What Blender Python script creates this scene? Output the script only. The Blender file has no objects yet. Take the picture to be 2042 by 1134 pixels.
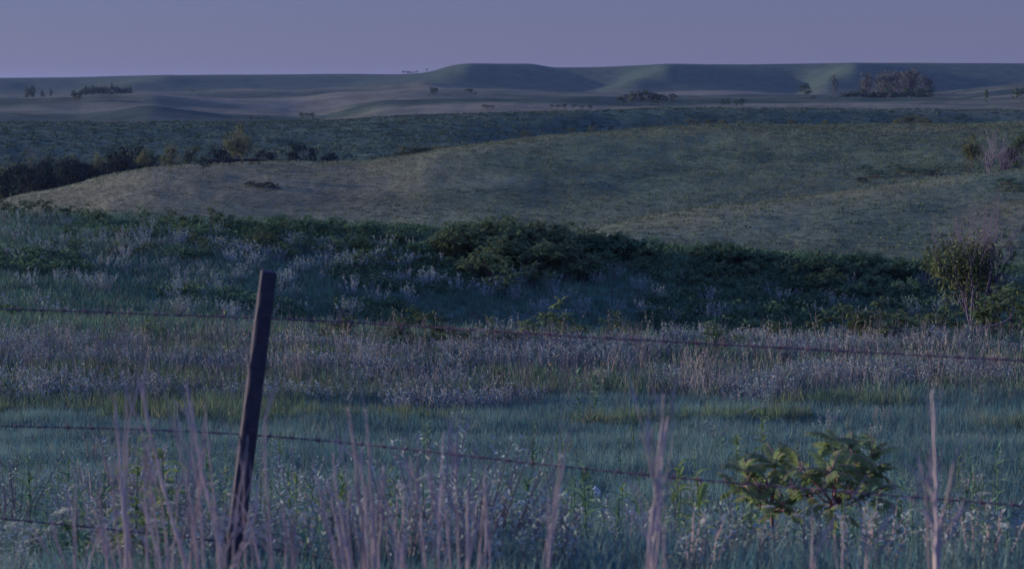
import bpy, math, random
import numpy as np
from mathutils import Vector, Matrix, Euler

SC = bpy.context.scene
COL = SC.collection
rnd = random.Random(7)
rng = np.random.default_rng(11)
R = math.radians

# ------------------------------------------------------------------ camera
W, Hh, F, YH = 2042.0, 1134.0, 3810.0, 180.0      # frame size, focal length in its pixels, eye-level row
PITCH = math.atan((Hh/2-YH)/F)
cam_d = bpy.data.cameras.new('camera')
cam = bpy.data.objects.new('camera', cam_d); COL.objects.link(cam)
cam_d.sensor_width = 36.0
cam_d.lens = 36.0*F/W
cam.location = (0, 0, 0)
cam.rotation_euler = (math.pi/2-PITCH, 0, 0)
cam_d.clip_start = 0.05; cam_d.clip_end = 30000
cam_d.dof.use_dof = True
cam_d.dof.focus_distance = 26.0
cam_d.dof.aperture_fstop = 5.2
SC.camera = cam

# ------------------------------------------------------------------ light
SUN_AZ, SUN_EL = R(-70), R(8.0)                    # compass from +Y, clockwise positive
wd = bpy.data.worlds.new('World'); SC.world = wd; wd.use_nodes = True
nt = wd.node_tree; nt.nodes.clear()
sky = nt.nodes.new('ShaderNodeTexSky'); sky.sky_type = 'NISHITA'; sky.sun_disc = False
sky.sun_elevation = SUN_EL; sky.sun_rotation = SUN_AZ
sky.altitude = 400; sky.air_density = 1.0; sky.dust_density = 0.6; sky.ozone_density = 2.2
mx = nt.nodes.new('ShaderNodeMix'); mx.data_type = 'RGBA'; mx.blend_type = 'MULTIPLY'
mx.inputs[0].default_value = 1.0
nt.links.new(sky.outputs[0], mx.inputs[6]); mx.inputs[7].default_value = (0.22, 0.28, 0.55, 1)
bg = nt.nodes.new('ShaderNodeBackground'); bg.inputs[1].default_value = 0.06
# the even lavender of a hazy dusk sky; unseen zenith raised for blue ambient
tc = nt.nodes.new('ShaderNodeTexCoord'); sx = nt.nodes.new('ShaderNodeSeparateXYZ'); nt.links.new(tc.outputs['Generated'], sx.inputs[0])
cr = nt.nodes.new('ShaderNodeValToRGB'); nt.links.new(sx.outputs[2], cr.inputs[0])
cr.color_ramp.elements[0].position = 0.0; cr.color_ramp.elements[0].color = (.100, .090, .166, 1)
cr.color_ramp.elements[1].position = 1.0; cr.color_ramp.elements[1].color = (.19, .29, .86, 1)
e = cr.color_ramp.elements.new(.07); e.color = (.087, .090, .182, 1)
bg2 = nt.nodes.new('ShaderNodeBackground'); nt.links.new(cr.outputs[0], bg2.inputs[0])
ads = nt.nodes.new('ShaderNodeAddShader')
out = nt.nodes.new('ShaderNodeOutputWorld')
nt.links.new(mx.outputs[2], bg.inputs[0]); nt.links.new(bg.outputs[0], ads.inputs[0]); nt.links.new(bg2.outputs[0], ads.inputs[1]); nt.links.new(ads.outputs[0], out.inputs[0])
sl = bpy.data.lights.new('sun', 'SUN'); sl.energy = 4.9; sl.angle = R(0.6); sl.color = (1.0, 0.82, 0.70)
so = bpy.data.objects.new('sun', sl); COL.objects.link(so)
sdir = Vector((math.sin(SUN_AZ)*math.cos(SUN_EL), math.cos(SUN_AZ)*math.cos(SUN_EL), math.sin(SUN_EL)))
so.rotation_euler = sdir.to_track_quat('Z', 'Y').to_euler()
so.location = (-30, 10, 30)
vs = SC.view_settings
vs.view_transform = 'Standard'; vs.look = 'None'; vs.gamma = 1.0; vs.use_curve_mapping = False
vs.exposure = 0.22
SC.render.engine = 'CYCLES'
SC.cycles.volume_bounces = 0
SC.cycles.max_bounces = 5
SC.cycles.transparent_max_bounces = 4
SC.cycles.volume_max_steps = 64

# ------------------------------------------------------------------ pixel geometry
cP, sP = math.cos(PITCH), math.sin(PITCH)
def ray(px, py):
    """azimuth and rise per metre of ground distance of the line of sight through a photo pixel"""
    px = np.asarray(px, float); py = np.asarray(py, float)
    xn = (px-W/2)/F; yn = -(py-Hh/2)/F
    dy = cP + yn*sP; dz = -sP + yn*cP
    hz = np.hypot(xn, dy)
    return np.arctan2(xn, dy), dz/hz
def at(px, py, d):
    """world point seen at a pixel, d metres ahead of the camera along the ground"""
    a, t = ray(px, py)
    a = float(a); t = float(t)
    r = d/math.cos(a)
    return Vector((r*math.sin(a), r*math.cos(a), r*t))

# ------------------------------------------------------------------ noise
def _hash(ix, iy, s):
    n = (ix*374761393 + iy*668265263 + s*1442695041) & 0xffffffff
    n = ((n ^ (n >> 13))*1274126177) & 0xffffffff
    return ((n ^ (n >> 16)) & 0xffff)/65535.0
def vnoise(x, y, s=0):
    x = np.asarray(x, float); y = np.asarray(y, float)
    ix = np.floor(x).astype(np.int64); iy = np.floor(y).astype(np.int64)
    fx = x-ix; fy = y-iy
    fx = fx*fx*(3-2*fx); fy = fy*fy*(3-2*fy)
    a = _hash(ix, iy, s); b = _hash(ix+1, iy, s); c = _hash(ix, iy+1, s); d = _hash(ix+1, iy+1, s)
    return (a*(1-fx)+b*fx)*(1-fy)+(c*(1-fx)+d*fx)*fy
def fbm(x, y, s=0, o=4):
    v = 0; amp = 0.5; t = 0
    for k in range(o):
        v = v+amp*(vnoise(x, y, s+k*17)-0.5); t += amp; amp *= 0.5; x = x*2.03+3.1; y = y*2.03-1.7
    return v/t*2

# ------------------------------------------------------------------ terrain table
AZI = R(17.6)
az = np.concatenate([np.linspace(-math.pi, -AZI-R(4), 46), np.linspace(-AZI-R(3.5), -AZI-0.004, 12),
                     np.linspace(-AZI, AZI, 620),
                     np.linspace(AZI+0.004, AZI+R(3.5), 12), np.linspace(AZI+R(4), math.pi, 46)])
rr = np.concatenate([[0.0, 0.8, 1.8], np.exp(np.linspace(math.log(3), math.log(12000), 540))])
# every ridge and hollow: (distance, [(pixel column, pixel row)...]) or ('h', distance, [(column, metres below the eye)])
KN = [
 ('h', 0.01, [(0, 1.66), (2042, 1.66)]),
 ('h', 5.0, [(0, 1.74), (2042, 1.76)]),
 ('h', 7.6, [(0, 1.98), (2042, 2.0)]),
 ('h', 10., [(0, 2.5), (1000, 2.5), (2042, 2.55)]),
 ('h', 14., [(0, 3.2), (2042, 3.3)]),
 ('h', 20., [(0, 4.0), (2042, 4.1)]),
 ('y', 30., [(0, 800), (1000, 800), (2042, 812)]),
 ('y', 40., [(0, 668), (500, 666), (1000, 680), (1500, 690), (2042, 682)]),
 ('h', 54., [(0, 6.2), (400, 6.8), (800, 8.4), (1200, 9.8), (2042, 11.5)]),
 ('h', 68., [(0, 6.3), (400, 6.9), (800, 8.2), (1200, 9.6), (2042, 10.6)]),
 ('y', [(0, 96), (1000, 90), (2042, 86)], [(0, 424), (200, 436), (400, 446), (600, 456), (800, 470), (1000, 486), (1200, 504), (1400, 518), (1600, 530), (1800, 545), (2042, 556)]),
 ('h', 135., [(0, 17.), (1000, 17), (2042, 17)]),
 ('y', [(0, 190), (1140, 180), (2042, 215)], [(0, 540), (700, 520), (1000, 492), (1140, 468), (1250, 442), (1400, 420), (1600, 398), (1750, 377), (1850, 362), (2042, 338)]),
 ('y', [(0, 232), (1140, 235), (2042, 275)], [(0, 545), (700, 530), (1140, 505), (1400, 455), (1700, 420), (2042, 372)]),
 ('y', [(0, 345), (850, 350), (1400, 430), (2042, 470)], [(0, 404), (150, 370), (230, 347), (300, 334), (400, 329), (500, 328), (620, 328), (720, 325), (800, 316), (900, 296), (1000, 281), (1150, 264), (1300, 256), (1400, 252), (1700, 250), (2042, 245)]),
 ('y', [(0, 450), (2042, 560)], [(0, 440), (300, 395), (600, 350), (900, 325), (1200, 290), (2042, 275)]),
 ('y', [(0, 520), (900, 600), (1200, 760), (2042, 820)], [(0, 372), (300, 345), (600, 322), (900, 300), (1200, 262), (1500, 254), (2042, 256)]),
 ('y', [(0, 760), (2042, 860)], [(0, 244), (300, 243), (500, 242), (650, 240), (800, 232), (1000, 225), (1250, 218), (1500, 216), (1750, 217), (2042, 219)]),
 ('y', [(0, 840), (2042, 960)], [(0, 256), (300, 258), (600, 250), (1000, 232), (1500, 222), (2042, 222)]),
 ('y', [(0, 1020), (2042, 1080)], [(0, 226), (150, 228), (300, 206), (450, 226), (600, 242), (660, 238), (760, 214), (900, 211), (1050, 212), (1200, 211), (1400, 205), (1600, 204), (2042, 208)]),
 ('y', 1330., [(0, 205), (120, 203), (300, 203), (450, 212), (600, 214), (720, 204), (860, 196), (1000, 196), (1250, 200), (1500, 199), (1750, 200), (1900, 191), (2042, 178)]),
 ('y', 1600., [(0, 196), (200, 193), (330, 187), (450, 182), (600, 179), (700, 172), (780, 166), (850, 161), (890, 168), (960, 182), (1100, 186), (1250, 188), (1400, 190), (1600, 196), (1800, 196), (1900, 184), (2042, 170)]),
 ('y', [(0, 1750), (600, 1750), (860, 1900), (2042, 1800)], [(0, 212), (300, 208), (600, 194), (780, 176), (860, 172), (900, 178), (1000, 188), (1150, 191), (1400, 197), (1600, 202), (1900, 205), (2042, 200)]),
 ('y', 2150., [(0, 193), (150, 190), (300, 186), (420, 186), (600, 182), (760, 178), (900, 181), (1000, 188), (1150, 191), (1400, 193), (1600, 196), (1900, 196), (2042, 192)]),
 ('y', 2280., [(0, 184), (100, 186), (180, 180), (260, 166), (400, 176), (700, 178), (820, 168), (900, 160), (1040, 174), (1150, 184), (1200, 178), (1265, 158), (1400, 170), (1590, 190), (1650, 160), (1740, 170), (1900, 188), (2042, 190)]),
 ('y', 2400., [(0, 170), (60, 178), (170, 178), (330, 152), (520, 168), (700, 173), (860, 152), (935, 132), (1040, 162), (1150, 176), (1230, 168), (1330, 131), (1450, 160), (1590, 184), (1705, 129), (1800, 160), (1900, 180), (2042, 186)]),
 ('y', 2620., [(0, 156), (150, 154), (300, 150), (500, 149), (700, 148), (800, 149), (850, 146), (872, 140), (895, 132), (930, 127.5), (1000, 127.5), (1060, 127), (1085, 132), (1100, 135), (1200, 134), (1330, 128), (1500, 129), (1620, 127), (1700, 125.5), (1850, 126), (2042, 127)]),
 ('h', 2900., [(0, 0), (2042, -8)]),
 ('h', 3600., [(0, 40), (2042, 40)]),
 ('h', 12000., [(0, 160), (2042, 160)]),
]
azc = np.clip(az, -R(15.3), R(15.3))
fine = np.linspace(-R(19), R(19), 1500)
ker = np.exp(-0.5*(np.arange(-30, 31)/7.0)**2); ker /= ker.sum()
def smooth_az(v): return np.convolve(np.pad(v, 30, mode='edge'), ker, 'valid')
kr, kz = [], []
for kind, dist, pts in KN:
    xs = np.array([p[0] for p in pts], float); ys = np.array([p[1] for p in pts], float)
    if np.isscalar(dist): rk = np.full(len(fine), float(dist))
    else:
        aa, _ = ray([p[0] for p in dist], 400); rk = smooth_az(np.interp(fine, aa, [p[1] for p in dist]))
    if kind == 'h':
        aa, _ = ray(xs, 500); zk = smooth_az(np.interp(fine, aa, -ys))
    else:
        aa, tt = ray(xs, ys); zk = smooth_az(np.interp(fine, aa, tt))*rk
    kr.append(np.interp(azc, fine, rk)); kz.append(np.interp(azc, fine, zk))
kr = np.array(kr); kz = np.array(kz)
hk = np.diff(kr, axis=0); dk = np.diff(kz, axis=0)/hk
mk = np.zeros_like(kz)
same = dk[:-1]*dk[1:] > 0
w1 = 2*hk[1:]+hk[:-1]; w2 = hk[1:]+2*hk[:-1]
with np.errstate(divide='ignore', invalid='ignore'):
    hm = (w1+w2)/(w1/dk[:-1]+w2/dk[1:])
mk[1:-1] = np.where(same, np.nan_to_num(hm), 0)
Z = np.zeros((len(az), len(rr)))
for i in range(len(az)):
    k = np.clip(np.searchsorted(kr[:, i], rr, side='right')-1, 0, len(kr)-2)
    h = hk[k, i]; t = np.clip((rr-kr[k, i])/h, 0, 1); t2 = t*t; t3 = t2*t
    Z[i] = kz[k, i]*(2*t3-3*t2+1)+h*mk[k, i]*(t3-2*t2+t)+kz[k+1, i]*(-2*t3+3*t2)+h*mk[k+1, i]*(t3-t2)
XX = np.sin(az)[:, None]*rr[None]; YY = np.cos(az)[:, None]*rr[None]
amp = np.interp(rr, [0, 8, 30, 90, 200, 800, 900, 1150, 2000, 2300, 3000, 12000], [.02, .05, .12, .22, .5, 1.4, 1.6, 5.5, 6, 3.2, 1.5, 10])[None]
wl = 1.0
Z += amp*0.7*(fbm(XX/4, YY/4, 3)*np.interp(rr, [0, 60, 120], [1, 1, 0])[None]
              + fbm(XX/22, YY/22, 5)*np.interp(rr, [0, 60, 120, 700, 1200], [0, .4, 1, 1, 0])[None]
              + fbm(XX/190, YY/150, 9)*np.interp(rr, [300, 900, 2500, 2620, 2700], [0, 1, 1, .35, 1])[None])
Z += 7.5*fbm(XX/210, YY/70, 51)*np.interp(rr, [880, 1050, 1900, 2200], [0, 1, 1, 0])[None]
Z += 0.5*fbm(XX/5.5, YY/5.5, 21)*np.interp(rr, [90, 130, 600, 1100], [0, .5, .9, 0])[None]
TR = Z/np.maximum(rr, .1)[None]
def H(x, y):
    x = np.asarray(x, float); y = np.asarray(y, float)
    a = np.arctan2(x, y); r = np.hypot(x, y)
    i = np.clip(np.searchsorted(az, a)-1, 0, len(az)-2); j = np.clip(np.searchsorted(rr, r)-1, 0, len(rr)-2)
    u = (a-az[i])/(az[i+1]-az[i]); v = (r-rr[j])/(rr[j+1]-rr[j])
    return (Z[i, j]*(1-v)+Z[i, j+1]*v)*(1-u)+(Z[i+1, j]*(1-v)+Z[i+1, j+1]*v)*u
def hit(px, py, rmin=6.0):
    """the point of the ground first seen at a pixel"""
    a, t = ray(px, py); a = float(a); t = float(t)
    r = rmin*1.0
    while r < 3500:
        if float(H(r*math.sin(a), r*math.cos(a))) >= t*r: break
        r *= 1.004
    return Vector((r*math.sin(a), r*math.cos(a), float(H(r*math.sin(a), r*math.cos(a)))))
def ground_at(px, d, py=500):
    p = at(px, py, d); return Vector((p.x, p.y, float(H(p.x, p.y))))

# ------------------------------------------------------------------ materials
def mat(name, col, rough=0.85, vary=0.0, col2=None, scale=3.0, trans=0.0, spec=0.2, bump=0.0, randcol=None, metal=0.0):
    m = bpy.data.materials.new(name); m.use_nodes = True
    t = m.node_tree; b = t.nodes['Principled BSDF']
    b.inputs['Roughness'].default_value = rough
    b.inputs['Specular IOR Level'].default_value = spec
    b.inputs['Metallic'].default_value = metal
    geo = t.nodes.new('ShaderNodeNewGeometry')
    no = t.nodes.new('ShaderNodeTexNoise'); no.inputs['Scale'].default_value = scale; no.inputs['Detail'].default_value = 5
    t.links.new(geo.outputs['Position'], no.inputs['Vector'])
    rp = t.nodes.new('ShaderNodeMapRange'); rp.inputs[1].default_value = .36; rp.inputs[2].default_value = .64
    t.links.new(no.outputs[0], rp.inputs[0])
    mx = t.nodes.new('ShaderNodeMix'); mx.data_type = 'RGBA'
    mx.inputs[6].default_value = (*col, 1); mx.inputs[7].default_value = (*(col2 or col), 1)
    t.links.new(rp.outputs[0], mx.inputs[0])
    last = mx.outputs[2]
    if randcol or vary:
        oi = t.nodes.new('ShaderNodeObjectInfo')
        if randcol:
            m2 = t.nodes.new('ShaderNodeMix'); m2.data_type = 'RGBA'; m2.inputs[7].default_value = (*randcol, 1)
            pw = t.nodes.new('ShaderNodeMath'); pw.operation = 'POWER'; pw.inputs[1].default_value = 2.5
            t.links.new(oi.outputs['Random'], pw.inputs[0]); t.links.new(pw.outputs[0], m2.inputs[0])
            t.links.new(last, m2.inputs[6]); last = m2.outputs[2]
        hs = t.nodes.new('ShaderNodeHueSaturation'); mr = t.nodes.new('ShaderNodeMapRange')
        fr = t.nodes.new('ShaderNodeMath'); fr.operation = 'MULTIPLY'; fr.inputs[1].default_value = 7.31
        f2 = t.nodes.new('ShaderNodeMath'); f2.operation = 'FRACT'
        t.links.new(oi.outputs['Random'], fr.inputs[0]); t.links.new(fr.outputs[0], f2.inputs[0])
        t.links.new(f2.outputs[0], mr.inputs[0]); mr.inputs[3].default_value = 1-vary; mr.inputs[4].default_value = 1+vary
        t.links.new(mr.outputs[0], hs.inputs['Value']); t.links.new(last, hs.inputs['Color']); last = hs.outputs[0]
    t.links.new(last, b.inputs['Base Color'])
    if bump:
        bp = t.nodes.new('ShaderNodeBump'); bp.inputs['Strength'].default_value = bump; bp.inputs['Distance'].default_value = .01
        t.links.new(no.outputs[0], bp.inputs['Height']); t.links.new(bp.outputs[0], b.inputs['Normal'])
    if trans:
        tl = t.nodes.new('ShaderNodeBsdfTranslucent'); t.links.new(last, tl.inputs[0])
        ms = t.nodes.new('ShaderNodeMixShader'); ms.inputs[0].default_value = trans
        o = t.nodes['Material Output']
        t.links.new(b.outputs[0], ms.inputs[1]); t.links.new(tl.outputs[0], ms.inputs[2]); t.links.new(ms.outputs[0], o.inputs[0])
    return m
M = {}
M['grass_near'] = mat('green_grass', (.045, .155, .175), col2=(.15, .30, .27), scale=.7, vary=.3, trans=.3, randcol=(.20, .23, .17))
M['grass_edge'] = mat('yellow_green_grass', (.13, .21, .10), col2=(.08, .17, .11), scale=1.0, vary=.25, trans=.35, randcol=(.22, .22, .13))
M['grass_dark'] = mat('slope_grass', (.075, .185, .125), col2=(.125, .25, .145), scale=.35, vary=.3, trans=.2, randcol=(.13, .14, .12))
M['sage'] = mat('silver_sage', (.20, .28, .25), col2=(.30, .38, .35), scale=4, vary=.25, trans=.15)
M['sage_stem'] = mat('sage_stem', (.26, .21, .22), vary=.2)
M['dry_thin'] = mat('thin_dry_stem', (.32, .29, .26), col2=(.22, .2, .19), scale=9, vary=.25)
M['dry'] = mat('dry_stem', (.50, .42, .40), col2=(.37, .31, .29), scale=9, vary=.2)
M['tuss_olive'] = mat('hill_tussock', (.13, .165, .085), col2=(.155, .175, .10), scale=.05, vary=.22, trans=.15)  # olive grass of the middle hills
M['tuss_dark'] = mat('hill_tussock_green', (.05, .09, .055), col2=(.075, .12, .065), scale=.03, vary=.25, trans=.15)
M['sumac'] = mat('sumac_leaf', (.085, .135, .065), col2=(.125, .18, .075), scale=2.5, vary=.3, trans=.35)
M['sumac_dk'] = mat('sumac_leaf_dark', (.06, .125, .065), col2=(.09, .165, .08), scale=2.5, vary=.3, trans=.3)
M['shrub_stem'] = mat('shrub_stem', (.11, .085, .08), col2=(.07, .055, .055), scale=14)
M['sapling_leaf'] = mat('sapling_leaf', (.17, .25, .11), col2=(.24, .32, .13), scale=9, vary=.25, trans=.45)
M['sumac_stem'] = mat('sumac_stem', (.30, .16, .17), col2=(.2, .11, .12), scale=14)
M['milk'] = mat('milkweed_leaf', (.10, .21, .13), col2=(.17, .28, .15), scale=6, vary=.25, trans=.3)
M['milk_bright'] = mat('bright_leaf', (.22, .30, .09), col2=(.15, .24, .10), scale=6, vary=.2, trans=.4)
M['flower'] = mat('cream_flower', (.46, .49, .40), col2=(.36, .41, .33), scale=30, vary=.1, trans=.3)
M['wood'] = mat('weathered_post', (.035, .04, .06), col2=(.06, .055, .075), scale=26, rough=.8, bump=.3)
M['wire'] = mat('rusty_wire', (.13, .08, .12), col2=(.08, .055, .09), scale=40, rough=.7)
M['leaf_far'] = mat('tree_leaf', (.055, .095, .06), col2=(.08, .12, .07), scale=.4, vary=.3, trans=.25)
M['leaf_warm'] = mat('tree_leaf_warm', (.12, .135, .07), col2=(.10, .125, .06), scale=.4, vary=.25, trans=.3)
M['bush_leaf'] = mat('bush_leaf', (.07, .10, .05), col2=(.12, .15, .065), scale=3, vary=.3, trans=.3)
M['leaf_dark'] = mat('tree_leaf_dark', (.015, .035, .035), col2=(.028, .052, .042), scale=.4, vary=.3, trans=.2)
M['leaf_grey'] = mat('tree_leaf_grey', (.075, .10, .095), col2=(.11, .125, .11), scale=.3, vary=.25, trans=.2)
M['bark'] = mat('bark', (.09, .07, .08), col2=(.14, .11, .12), scale=8)
M['twig'] = mat('bare_twig', (.12, .105, .16), col2=(.09, .075, .12), scale=5)
M['deadwood'] = mat('bleached_wood', (.17, .16, .20), col2=(.12, .11, .15), scale=8)
M['cow'] = mat('dark_hide', (.018, .014, .018), rough=.7)
M['stone'] = mat('white_stone', (.48, .49, .53), col2=(.36, .37, .42), scale=12, bump=.6)

# ------------------------------------------------------------------ ground
def build_ground():
    na, nr = Z.shape
    v = np.stack([XX, YY, Z], -1).reshape(-1, 3)
    i = np.arange(na-1)[:, None]; j = np.arange(nr-1)[None]
    a = (i*nr+j).ravel(); q = np.stack([a, a+nr, a+nr+1, a+1], -1)
    j = np.arange(nr-1); a = (na-1)*nr+j                # close the circle
    me = bpy.data.meshes.new('ground')
    me.vertices.add(len(v)); me.vertices.foreach_set('co', v.ravel())
    me.loops.add(len(q)*4); me.loops.foreach_set('vertex_index', q[:, ::-1].ravel() if False else q.ravel())
    me.polygons.add(len(q)); me.polygons.foreach_set('loop_start', np.arange(len(q))*4)
    me.polygons.foreach_set('use_smooth', np.ones(len(q), bool))
    me.update(); me.validate()
    # colour of what grows on the ground, with some sun and shade painted in
    A = np.repeat(az[:, None], nr, 1); RR = np.repeat(rr[None], na, 0)
    px = np.tan(A)*F+W/2
    def ramp(x, a, b): return np.clip((x-a)/(b-a), 0, 1)
    n1 = fbm(XX/30, YY/30, 31)*.5+.5; n2 = fbm(XX/120, YY/120, 33)*.5+.5; n3 = fbm(XX/3, YY/3, 35)*.5+.5
    n4 = fbm(XX/9, YY/9, 37)*.5+.5
    c_soil = np.array([.04, .085, .10]); c_dark = np.array([.055, .135, .10]); c_ol = np.array([.115, .15, .08])
    c_tan = np.array([.165, .16, .10]); c_gr = np.array([.05, .09, .06]); c_far = np.array([.06, .088, .055]); c_sage = np.array([.10, .12, .12])
    c = np.zeros((na, nr, 3))
    def put(w, col):
        nonlocal c
        c = c*(1-w[..., None])+w[..., None]*col
    one = np.ones_like(RR)
    put(one, c_soil); put(ramp(RR, 28, 32)*(1-ramp(RR, 40, 46)), c_sage); put(ramp(RR, 42, 50), c_dark)
    put(ramp(RR, 100, 125), c_ol)
    put(ramp(RR, 100, 125)*ramp(n1, .5, .75)*.4, c_tan); put(ramp(RR, 100, 125)*ramp(n4, .55, .75)*.3, c_gr)
    crestA = np.interp(A, az, kr[14]); dA = crestA-RR
    put(ramp(RR, 215, 235)*(1-ramp(RR, 270, 330))*ramp(px, 1100, 1500)*.75, np.array([.05, .085, .075]))  # shade of the valley face at right, darkened in the colour
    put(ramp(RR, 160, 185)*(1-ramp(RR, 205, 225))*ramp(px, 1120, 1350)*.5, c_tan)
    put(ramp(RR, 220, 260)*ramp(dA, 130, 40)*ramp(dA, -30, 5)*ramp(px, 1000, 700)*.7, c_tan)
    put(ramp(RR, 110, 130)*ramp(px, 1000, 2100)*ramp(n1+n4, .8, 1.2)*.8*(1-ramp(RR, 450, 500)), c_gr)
    put(ramp(RR, 460, 520)*(1-ramp(RR, 800, 900)), c_gr); put(ramp(RR, 460, 520)*(1-ramp(RR, 800, 900))*ramp(n4, .55, .7)*.5, c_ol)
    n5 = fbm(XX/170, YY/70, 41)*.5+.5
    pl = ramp(RR, 840, 900)
    put(pl, c_far)
    put(pl*ramp(n5, .42, .62)*(1-ramp(RR, 2100, 2250)), np.array([.165, .165, .11]))  # tan patches that also paint sunlit strips onto the far plain
    put(pl*ramp(RR, 1250, 1350)*(1-ramp(RR, 1900, 2150))*.55, np.array([.165, .165, .11]))
    put(pl*ramp(1-n5, .56, .7)*.8*(1-ramp(RR, 2100, 2250)), np.array([.035, .062, .05]))  # shadow bands of the far plain painted as dark patches
    put(ramp(RR, 840, 870)*(1-ramp(RR, 900, 960))*.6, np.array([.15, .15, .12]))
    put(ramp(RR, 2200, 2400), c_far*.6+c_gr*.4)
    c *= (1+.25*(n3-.5)*(1-ramp(RR, 100, 200)))[..., None]
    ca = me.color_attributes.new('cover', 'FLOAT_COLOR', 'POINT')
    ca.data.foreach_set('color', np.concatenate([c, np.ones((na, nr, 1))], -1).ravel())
    m = bpy.data.materials.new('prairie_ground'); m.use_nodes = True; t = m.node_tree; b = t.nodes['Principled BSDF']
    b.inputs['Roughness'].default_value = .95; b.inputs['Specular IOR Level'].default_value = .05
    at_ = t.nodes.new('ShaderNodeVertexColor'); at_.layer_name = 'cover'
    geo = t.nodes.new('ShaderNodeNewGeometry')
    def noise(sc, det=6):
        mp = t.nodes.new('ShaderNodeMapping'); mp.inputs['Scale'].default_value = (1, 1, 1)
        n = t.nodes.new('ShaderNodeTexNoise'); n.inputs['Scale'].default_value = sc; n.inputs['Detail'].default_value = det
        n.inputs['Roughness'].default_value = .62
        t.links.new(geo.outputs['Position'], mp.inputs[0]); t.links.new(mp.outputs[0], n.inputs['Vector']); return n
    na_, nb_ = noise(.9), noise(.06)
    ad = t.nodes.new('ShaderNodeMath'); ad.operation = 'ADD'; t.links.new(na_.outputs[0], ad.inputs[0]); t.links.new(nb_.outputs[0], ad.inputs[1])
    mr = t.nodes.new('ShaderNodeMapRange'); mr.inputs[1].default_value = .75; mr.inputs[2].default_value = 1.25; mr.inputs[3].default_value = .6; mr.inputs[4].default_value = 1.35
    t.links.new(ad.outputs[0], mr.inputs[0])
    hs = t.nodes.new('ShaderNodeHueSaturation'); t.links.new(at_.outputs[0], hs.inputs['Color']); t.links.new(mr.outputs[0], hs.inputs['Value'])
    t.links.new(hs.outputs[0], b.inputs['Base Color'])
    bp = t.nodes.new('ShaderNodeBump'); bp.inputs['Strength'].default_value = .6; bp.inputs['Distance'].default_value = .5
    t.links.new(na_.outputs[0], bp.inputs['Height']); t.links.new(bp.outputs[0], b.inputs['Normal'])
    me.materials.append(m)
    o = bpy.data.objects.new('ground', me); COL.objects.link(o); o['kind'] = 'structure'
    return o
build_ground()

# ------------------------------------------------------------------ mesh helpers
class MB:
    def __init__(s): s.v = []; s.f = []; s.m = []
    def quad(s, a, b, c, d, mi=0):
        n = len(s.v); s.v += [tuple(a), tuple(b), tuple(c), tuple(d)]; s.f.append((n, n+1, n+2, n+3)); s.m.append(mi)
    def tri(s, a, b, c, mi=0):
        n = len(s.v); s.v += [tuple(a), tuple(b), tuple(c)]; s.f.append((n, n+1, n+2)); s.m.append(mi)
    def tube(s, pts, rad, sides=5, mi=0, cap=True):
        pts = [Vector(p) for p in pts]; n0 = len(s.v); k = len(pts)
        if not hasattr(rad, '__len__'): rad = [rad]*k
        ref = Vector((.3, .8, .1)).normalized()
        for i, p in enumerate(pts):
            t = (pts[min(i+1, k-1)]-pts[max(i-1, 0)]).normalized()
            u = t.cross(ref)
            if u.length < 1e-3: u = t.cross(Vector((1, 0, 0)))
            u.normalize(); w = t.cross(u)
            for q in range(sides):
                an = 2*math.pi*q/sides
                s.v.append(tuple(p+(u*math.cos(an)+w*math.sin(an))*rad[i]))
        for i in range(k-1):
            for q in range(sides):
                a = n0+i*sides+q; b = n0+i*sides+(q+1) % sides
                s.f.append((a, b, b+sides, a+sides)); s.m.append(mi)
        if cap:
            s.f.append(tuple(n0+q for q in range(sides))[::-1]); s.m.append(mi)
            s.f.append(tuple(n0+(k-1)*sides+q for q in range(sides))); s.m.append(mi)
    def leaf(s, base, dirv, nrm, L, w, mi=0, droop=0.0, seg=2):
        """a pointed blade folded slightly along its length"""
        d = Vector(dirv).normalized(); n = Vector(nrm); side = d.cross(n)
        if side.length < 1e-4: side = d.cross(Vector((0.3, 1, .2)))
        side.normalize(); base = Vector(base)
        p = []
        for i in range(seg+1):
            t = i/seg; c = base+d*L*t+Vector((0, 0, -droop*L*t*t))
            ww = w*(.35 if i == 0 else (math.sin(math.pi*(.18+.82*t))**.8 if i < seg else .0))
            p.append((c-side*ww/2, c+side*ww/2, c))
        for i in range(seg):
            if i == seg-1: s.tri(p[i][0], p[i][1], p[i+1][2], mi)
            else: s.quad(p[i][0], p[i][1], p[i+1][1], p[i+1][0], mi)
    def mesh(s, name, mats, smooth=False):
        me = bpy.data.meshes.new(name); me.from_pydata(s.v, [], s.f)
        for m in mats: me.materials.append(m)
        if len(mats) > 1: me.polygons.foreach_set('material_index', s.m)
        if smooth: me.polygons.foreach_set('use_smooth', [True]*len(s.f))
        me.update(); return me
def link(name, me, parent=None, loc=None):
    o = bpy.data.objects.new(name, me); COL.objects.link(o)
    if parent is not None: o.parent = parent
    if loc is not None: o.location = loc
    return o
def tag(o, label, cat, group=None, kind=None):
    if label: o['label'] = label
    if cat: o['category'] = cat
    if group: o['group'] = group
    if kind: o['kind'] = kind
    return o
def empty(name, loc, rz=0.0, sc=1.0):
    o = bpy.data.objects.new(name, None); COL.objects.link(o); o.location = loc; o.rotation_euler = (0, 0, rz)
    o.scale = (sc, sc, sc); o.empty_display_size = .2; return o
def plant(name, parts, loc, rz, sc, label, cat, group=None, zs=None, xs=None):
    """a new individual: its Empty and one child per (part name, shared mesh)"""
    o = empty(name, loc, rz, sc)
    if zs: o.scale = (sc*(xs or 1), sc*(xs or 1), sc*zs)
    for pn, me in parts: link(pn, me, o)
    return tag(o, label, cat, group)

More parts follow.
